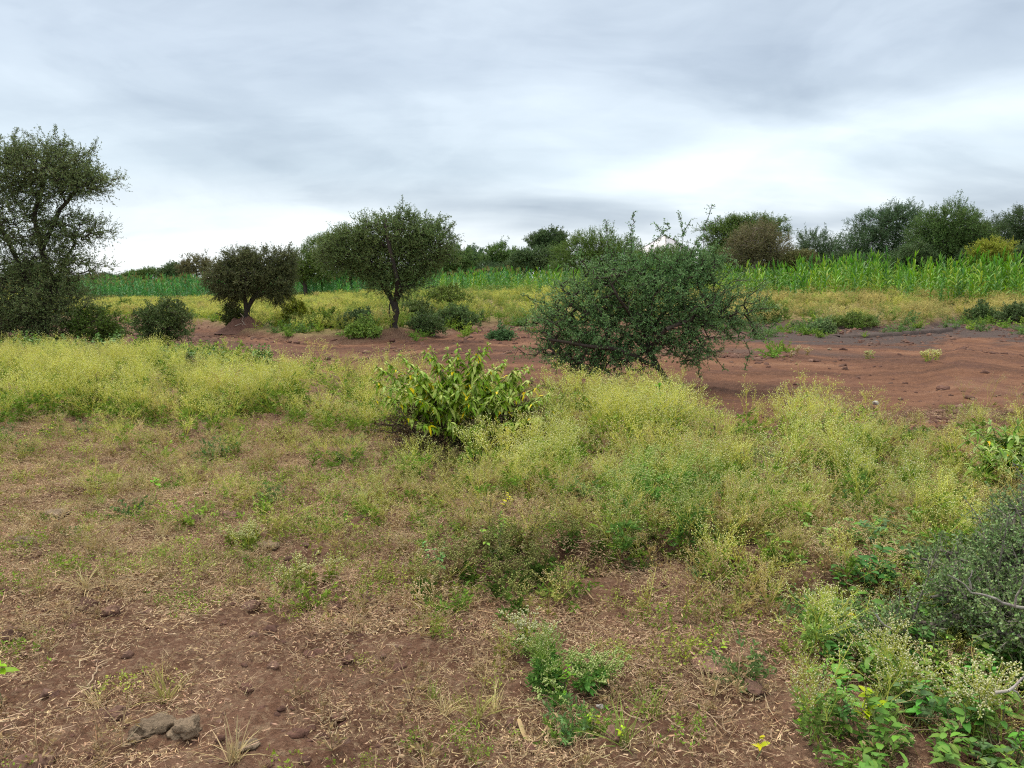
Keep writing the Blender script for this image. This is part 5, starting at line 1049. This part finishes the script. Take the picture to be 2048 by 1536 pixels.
# ------------------------------------------------------------------ maize
def maize_parts(r, h, col, wd=.045, tassel=False, tip=.35):
    sb, lb = Bag(), Bag(); n_ = int(9 + r.integers(0, 4)); lean = r.normal(size=2) * .05
    z = np.linspace(.06, .86, n_) ** .9 * h * .8; c = np.stack([lean[0] * z, lean[1] * z, z], 1); pts = np.vstack([[0, 0, -.05], c, [lean[0] * h, lean[1] * h, h * .86]])
    tubes(sb, pts[:-1], pts[1:], np.linspace(.018, .007, len(pts) - 1), np.linspace(.017, .006, len(pts) - 1), jc(r, np.array(col) * .9 + .02, len(pts) - 1, .1, .04), 5)
    a0 = r.uniform(0, 6.28); a = a0 + np.arange(n_) * math.pi + r.normal(size=n_) * .35; e = np.interp(np.arange(n_), [0, n_ - 1], [.5, 1.9]); D = np.stack([np.cos(a), np.sin(a), e + r.normal(size=n_) * .15], 1)
    L = h * np.interp(np.arange(n_) / n_, [0, .5, 1], [.34, .50, .36]) * r.uniform(.8, 1.15, n_); blades(lb, r, c, D, L, wd * 1.5 * np.interp(np.arange(n_) / n_, [0, .5, 1], [.8, 1.1, .8]), r.uniform(.35, .8, n_) * np.interp(np.arange(n_), [0, n_ - 1], [1.1, .7]), jc(r, col, n_, .2, .08), K=6, base=.35, fold=.35)
    k = 4; D = nrm(np.c_[r.normal(size=(k, 2)) * .22, np.ones(k)]); blades(lb, r, np.repeat(pts[-1:], k, 0), D, h * r.uniform(.16, .3, k), wd, .15, jc(r, np.array(col) * 1.1, k, .15, .05), K=4, base=.4)
    if tassel:
        k = 8; D = nrm(np.c_[r.normal(size=(k, 2)) * .3, np.ones(k)]); ribbons(lb, r, np.repeat(pts[-1:], k, 0), pts[-1:] + D * .34, .022, jc(r, (.30, .22, .11), k), 0, .6)
    return sb, lb
MG = [(.16, .30, .075), (.22, .36, .08), (.11, .23, .075), (.30, .38, .10), (.13, .27, .06)]; MB_ = [(.10, .25, .09), (.14, .32, .095), (.085, .21, .085)]
variants = []
for i in range(8):
    r_ = np.random.default_rng(900 + i); sb, lb = maize_parts(r_, 1.75, MG[i % 5]); variants.append((sb.mesh('stalk', [M_MAIZE], True), lb.mesh('leaves', [M_MAIZE], True)))
def merged(sb, lb):
    b_ = Bag()
    for q_ in (sb, lb):
        for V, F, C, M in zip(q_.V, q_.F, q_.C, q_.M): pass
    b_.V = sb.V + lb.V; b_.C = sb.C + lb.C; b_.M = sb.M + lb.M; b_.F = sb.F + [f + sb.n for f in lb.F]; b_.n = sb.n + lb.n; return b_
m_right = [proto('m', merged(*maize_parts(np.random.default_rng(950 + i), 1.75, MG[i % 5])), [M_MAIZE]) for i in range(6)]
m_left = [proto('m', merged(*maize_parts(np.random.default_rng(970 + i), 1.8, MB_[i % 3], tassel=i % 2 == 0)), [M_MAIZE]) for i in range(6)]
FE = [(-1200, 604), (0, 604), (180, 601), (400, 601), (600, 599), (800, 595), (1000, 591), (1250, 597), (1500, 606), (1800, 611), (2048, 611), (2700, 615), (3600, 620)]
fw = np.array([at(*p)[:2] for p in FE]); FA = fw[:, 0] / fw[:, 1]; FY = fw[:, 1]
print('field edge', np.round(fw, 1).tolist())
def field(rng, dens, depth, amin, amax, ymax):
    n_ = int((amax - amin) * ymax ** 2 / 2 * dens); y = np.sqrt(rng.uniform(15 ** 2, ymax ** 2, n_)); a = rng.uniform(amin, amax, n_); ye = np.interp(a, FA, FY) + .8 * fbm(a * 40, y * .1, 2, 3); x = a * y
    row = np.round(y / .75) * .75; y2 = row + rng.normal(size=n_) * .10; k = (y2 > ye) & (y2 < ye + depth(a)); x, y, ye, a = x[k], y2[k], ye[k], a[k]; return np.stack([x, y, H(x, y) - .02], 1), y - ye, a
xyz, dep, a = field(rng, 4.0, lambda a: np.interp(a, [-.6, -.3, 0, .2, .7], [26, 22, 16, 16, 22]), -.62, .78, 125)
hs = np.interp(a, [-.6, -.3, -.12, 0, .2, .45, .7], [1.0, .95, .72, .68, .78, .93, 1.06]) * np.interp(dep, [0, 1.5, 6], [.62, .85, 1.05]) * rng.uniform(.65, 1.22, len(a)) * (1 + .5 * fbm(xyz[:, 0] * .25, xyz[:, 1] * .25, 2, 17))
# the 300 that show largest become plants of their own
seen = np.abs(a) < .67; dist = np.hypot(xyz[:, 0], xyz[:, 1]); hidden = (a > .03) & (a < .28)
score = np.where(seen & ~hidden & (dep < 3.6), dist, 1e6); o_ = np.argsort(score)[:300]
far_m = np.ones(len(a), bool); far_m[o_] = False
lab0 = 'green maize plant with arching leaves near the front edge of the field'
for k, j in enumerate(o_):
    sm_, lm_ = variants[k % 8]; root = bpy.data.objects.new('maize_plant', None); S.collection.objects.link(root); root.location = xyz[j]; root.rotation_euler = (0, 0, float(rng.uniform(0, 6.28))); root.scale = (hs[j],) * 3; root.empty_display_size = .1
    aj = xyz[j][0] / xyz[j][1]; lab0 = ('green maize plant at the left or centre front of the field, behind the small trees' if aj < .03 else ('green maize plant at the field front between the big thorn bush and wispy tree' if aj < .40 else 'tall green maize plant at the right front of the field, behind the tan weeds'))
    tag(root, lab0, 'maize plant', 'maize plants along the front of the field')
    for nm, m_ in (('stalk', sm_), ('leaves', lm_)):
        c_ = bpy.data.objects.new(nm, m_); S.collection.objects.link(c_); c_.parent = root
xyz, hs, a = xyz[far_m], hs[far_m], a[far_m]; kr = rng.uniform(size=len(a)) < sm(-.15, .12, a)
scatter('maize_crop', [(m_right, xyz[kr], hs[kr]), (m_left, xyz[~kr], hs[~kr])], 'mass of tall green maize filling the field behind the weeds')
# far grassland beyond the maize on the left, dry and tan
x, y = cand(rng, 100, 260, .28); a = x / y; k = (a < -.1) & (a > -.75); x, y = x[k], y[k]
scatter('dry_grassland', [(f_tan, np.stack([x, y, H(x, y)], 1), 2.2 * rng.uniform(.7, 1.3, len(x)))], 'tan dry grassland beyond the maize at far left')
# cracked clay lip on the far side of the track
lip = [at(px, py) for px, py in [(1905, 642), (1916, 652), (1905, 662), (1870, 668), (1820, 671), (1750, 676), (1690, 675)]]
lip = np.array(lip); K = 90; tt = np.linspace(0, len(lip) - 1, K); i = np.minimum(tt.astype(int), len(lip) - 2); p = lip[i] + (lip[i + 1] - lip[i]) * (tt - i)[:, None]; p[:, :2] += np.c_[fbm(tt * 4, tt, 3), fbm(tt * 4, tt + 9, 3)] * .25
p[:, 2] = H(p[:, 0], p[:, 1]); hgt = .05 + .05 * np.sin(np.linspace(0, math.pi, K)); bk = np.array([[0, .9, 0]])
rows = np.stack([p + [[0, 0, -.03]], p + np.c_[np.zeros((K, 2)), hgt] + [[0, .04, 0]], p + bk + np.c_[np.zeros((K, 2)), hgt * .7], p + bk * 2 + [[0, 0, -.04]]], 1).reshape(-1, 3); F = []
for k in range(K - 1):
    for s_ in range(3): a_0 = 4 * k + s_; F += [[a_0, a_0 + 4, a_0 + 5], [a_0, a_0 + 5, a_0 + 1]]
m_lip = rockmat('dark_clay', (.062, .045, .040), (.11, .082, .07), 3)
bg = Bag(); bg.add(rows - p[0], F, np.array([.1, .1, .1])); o = bg.obj('clay_ledge', [m_lip], None, False, p[0]); tag(o, kind='structure')
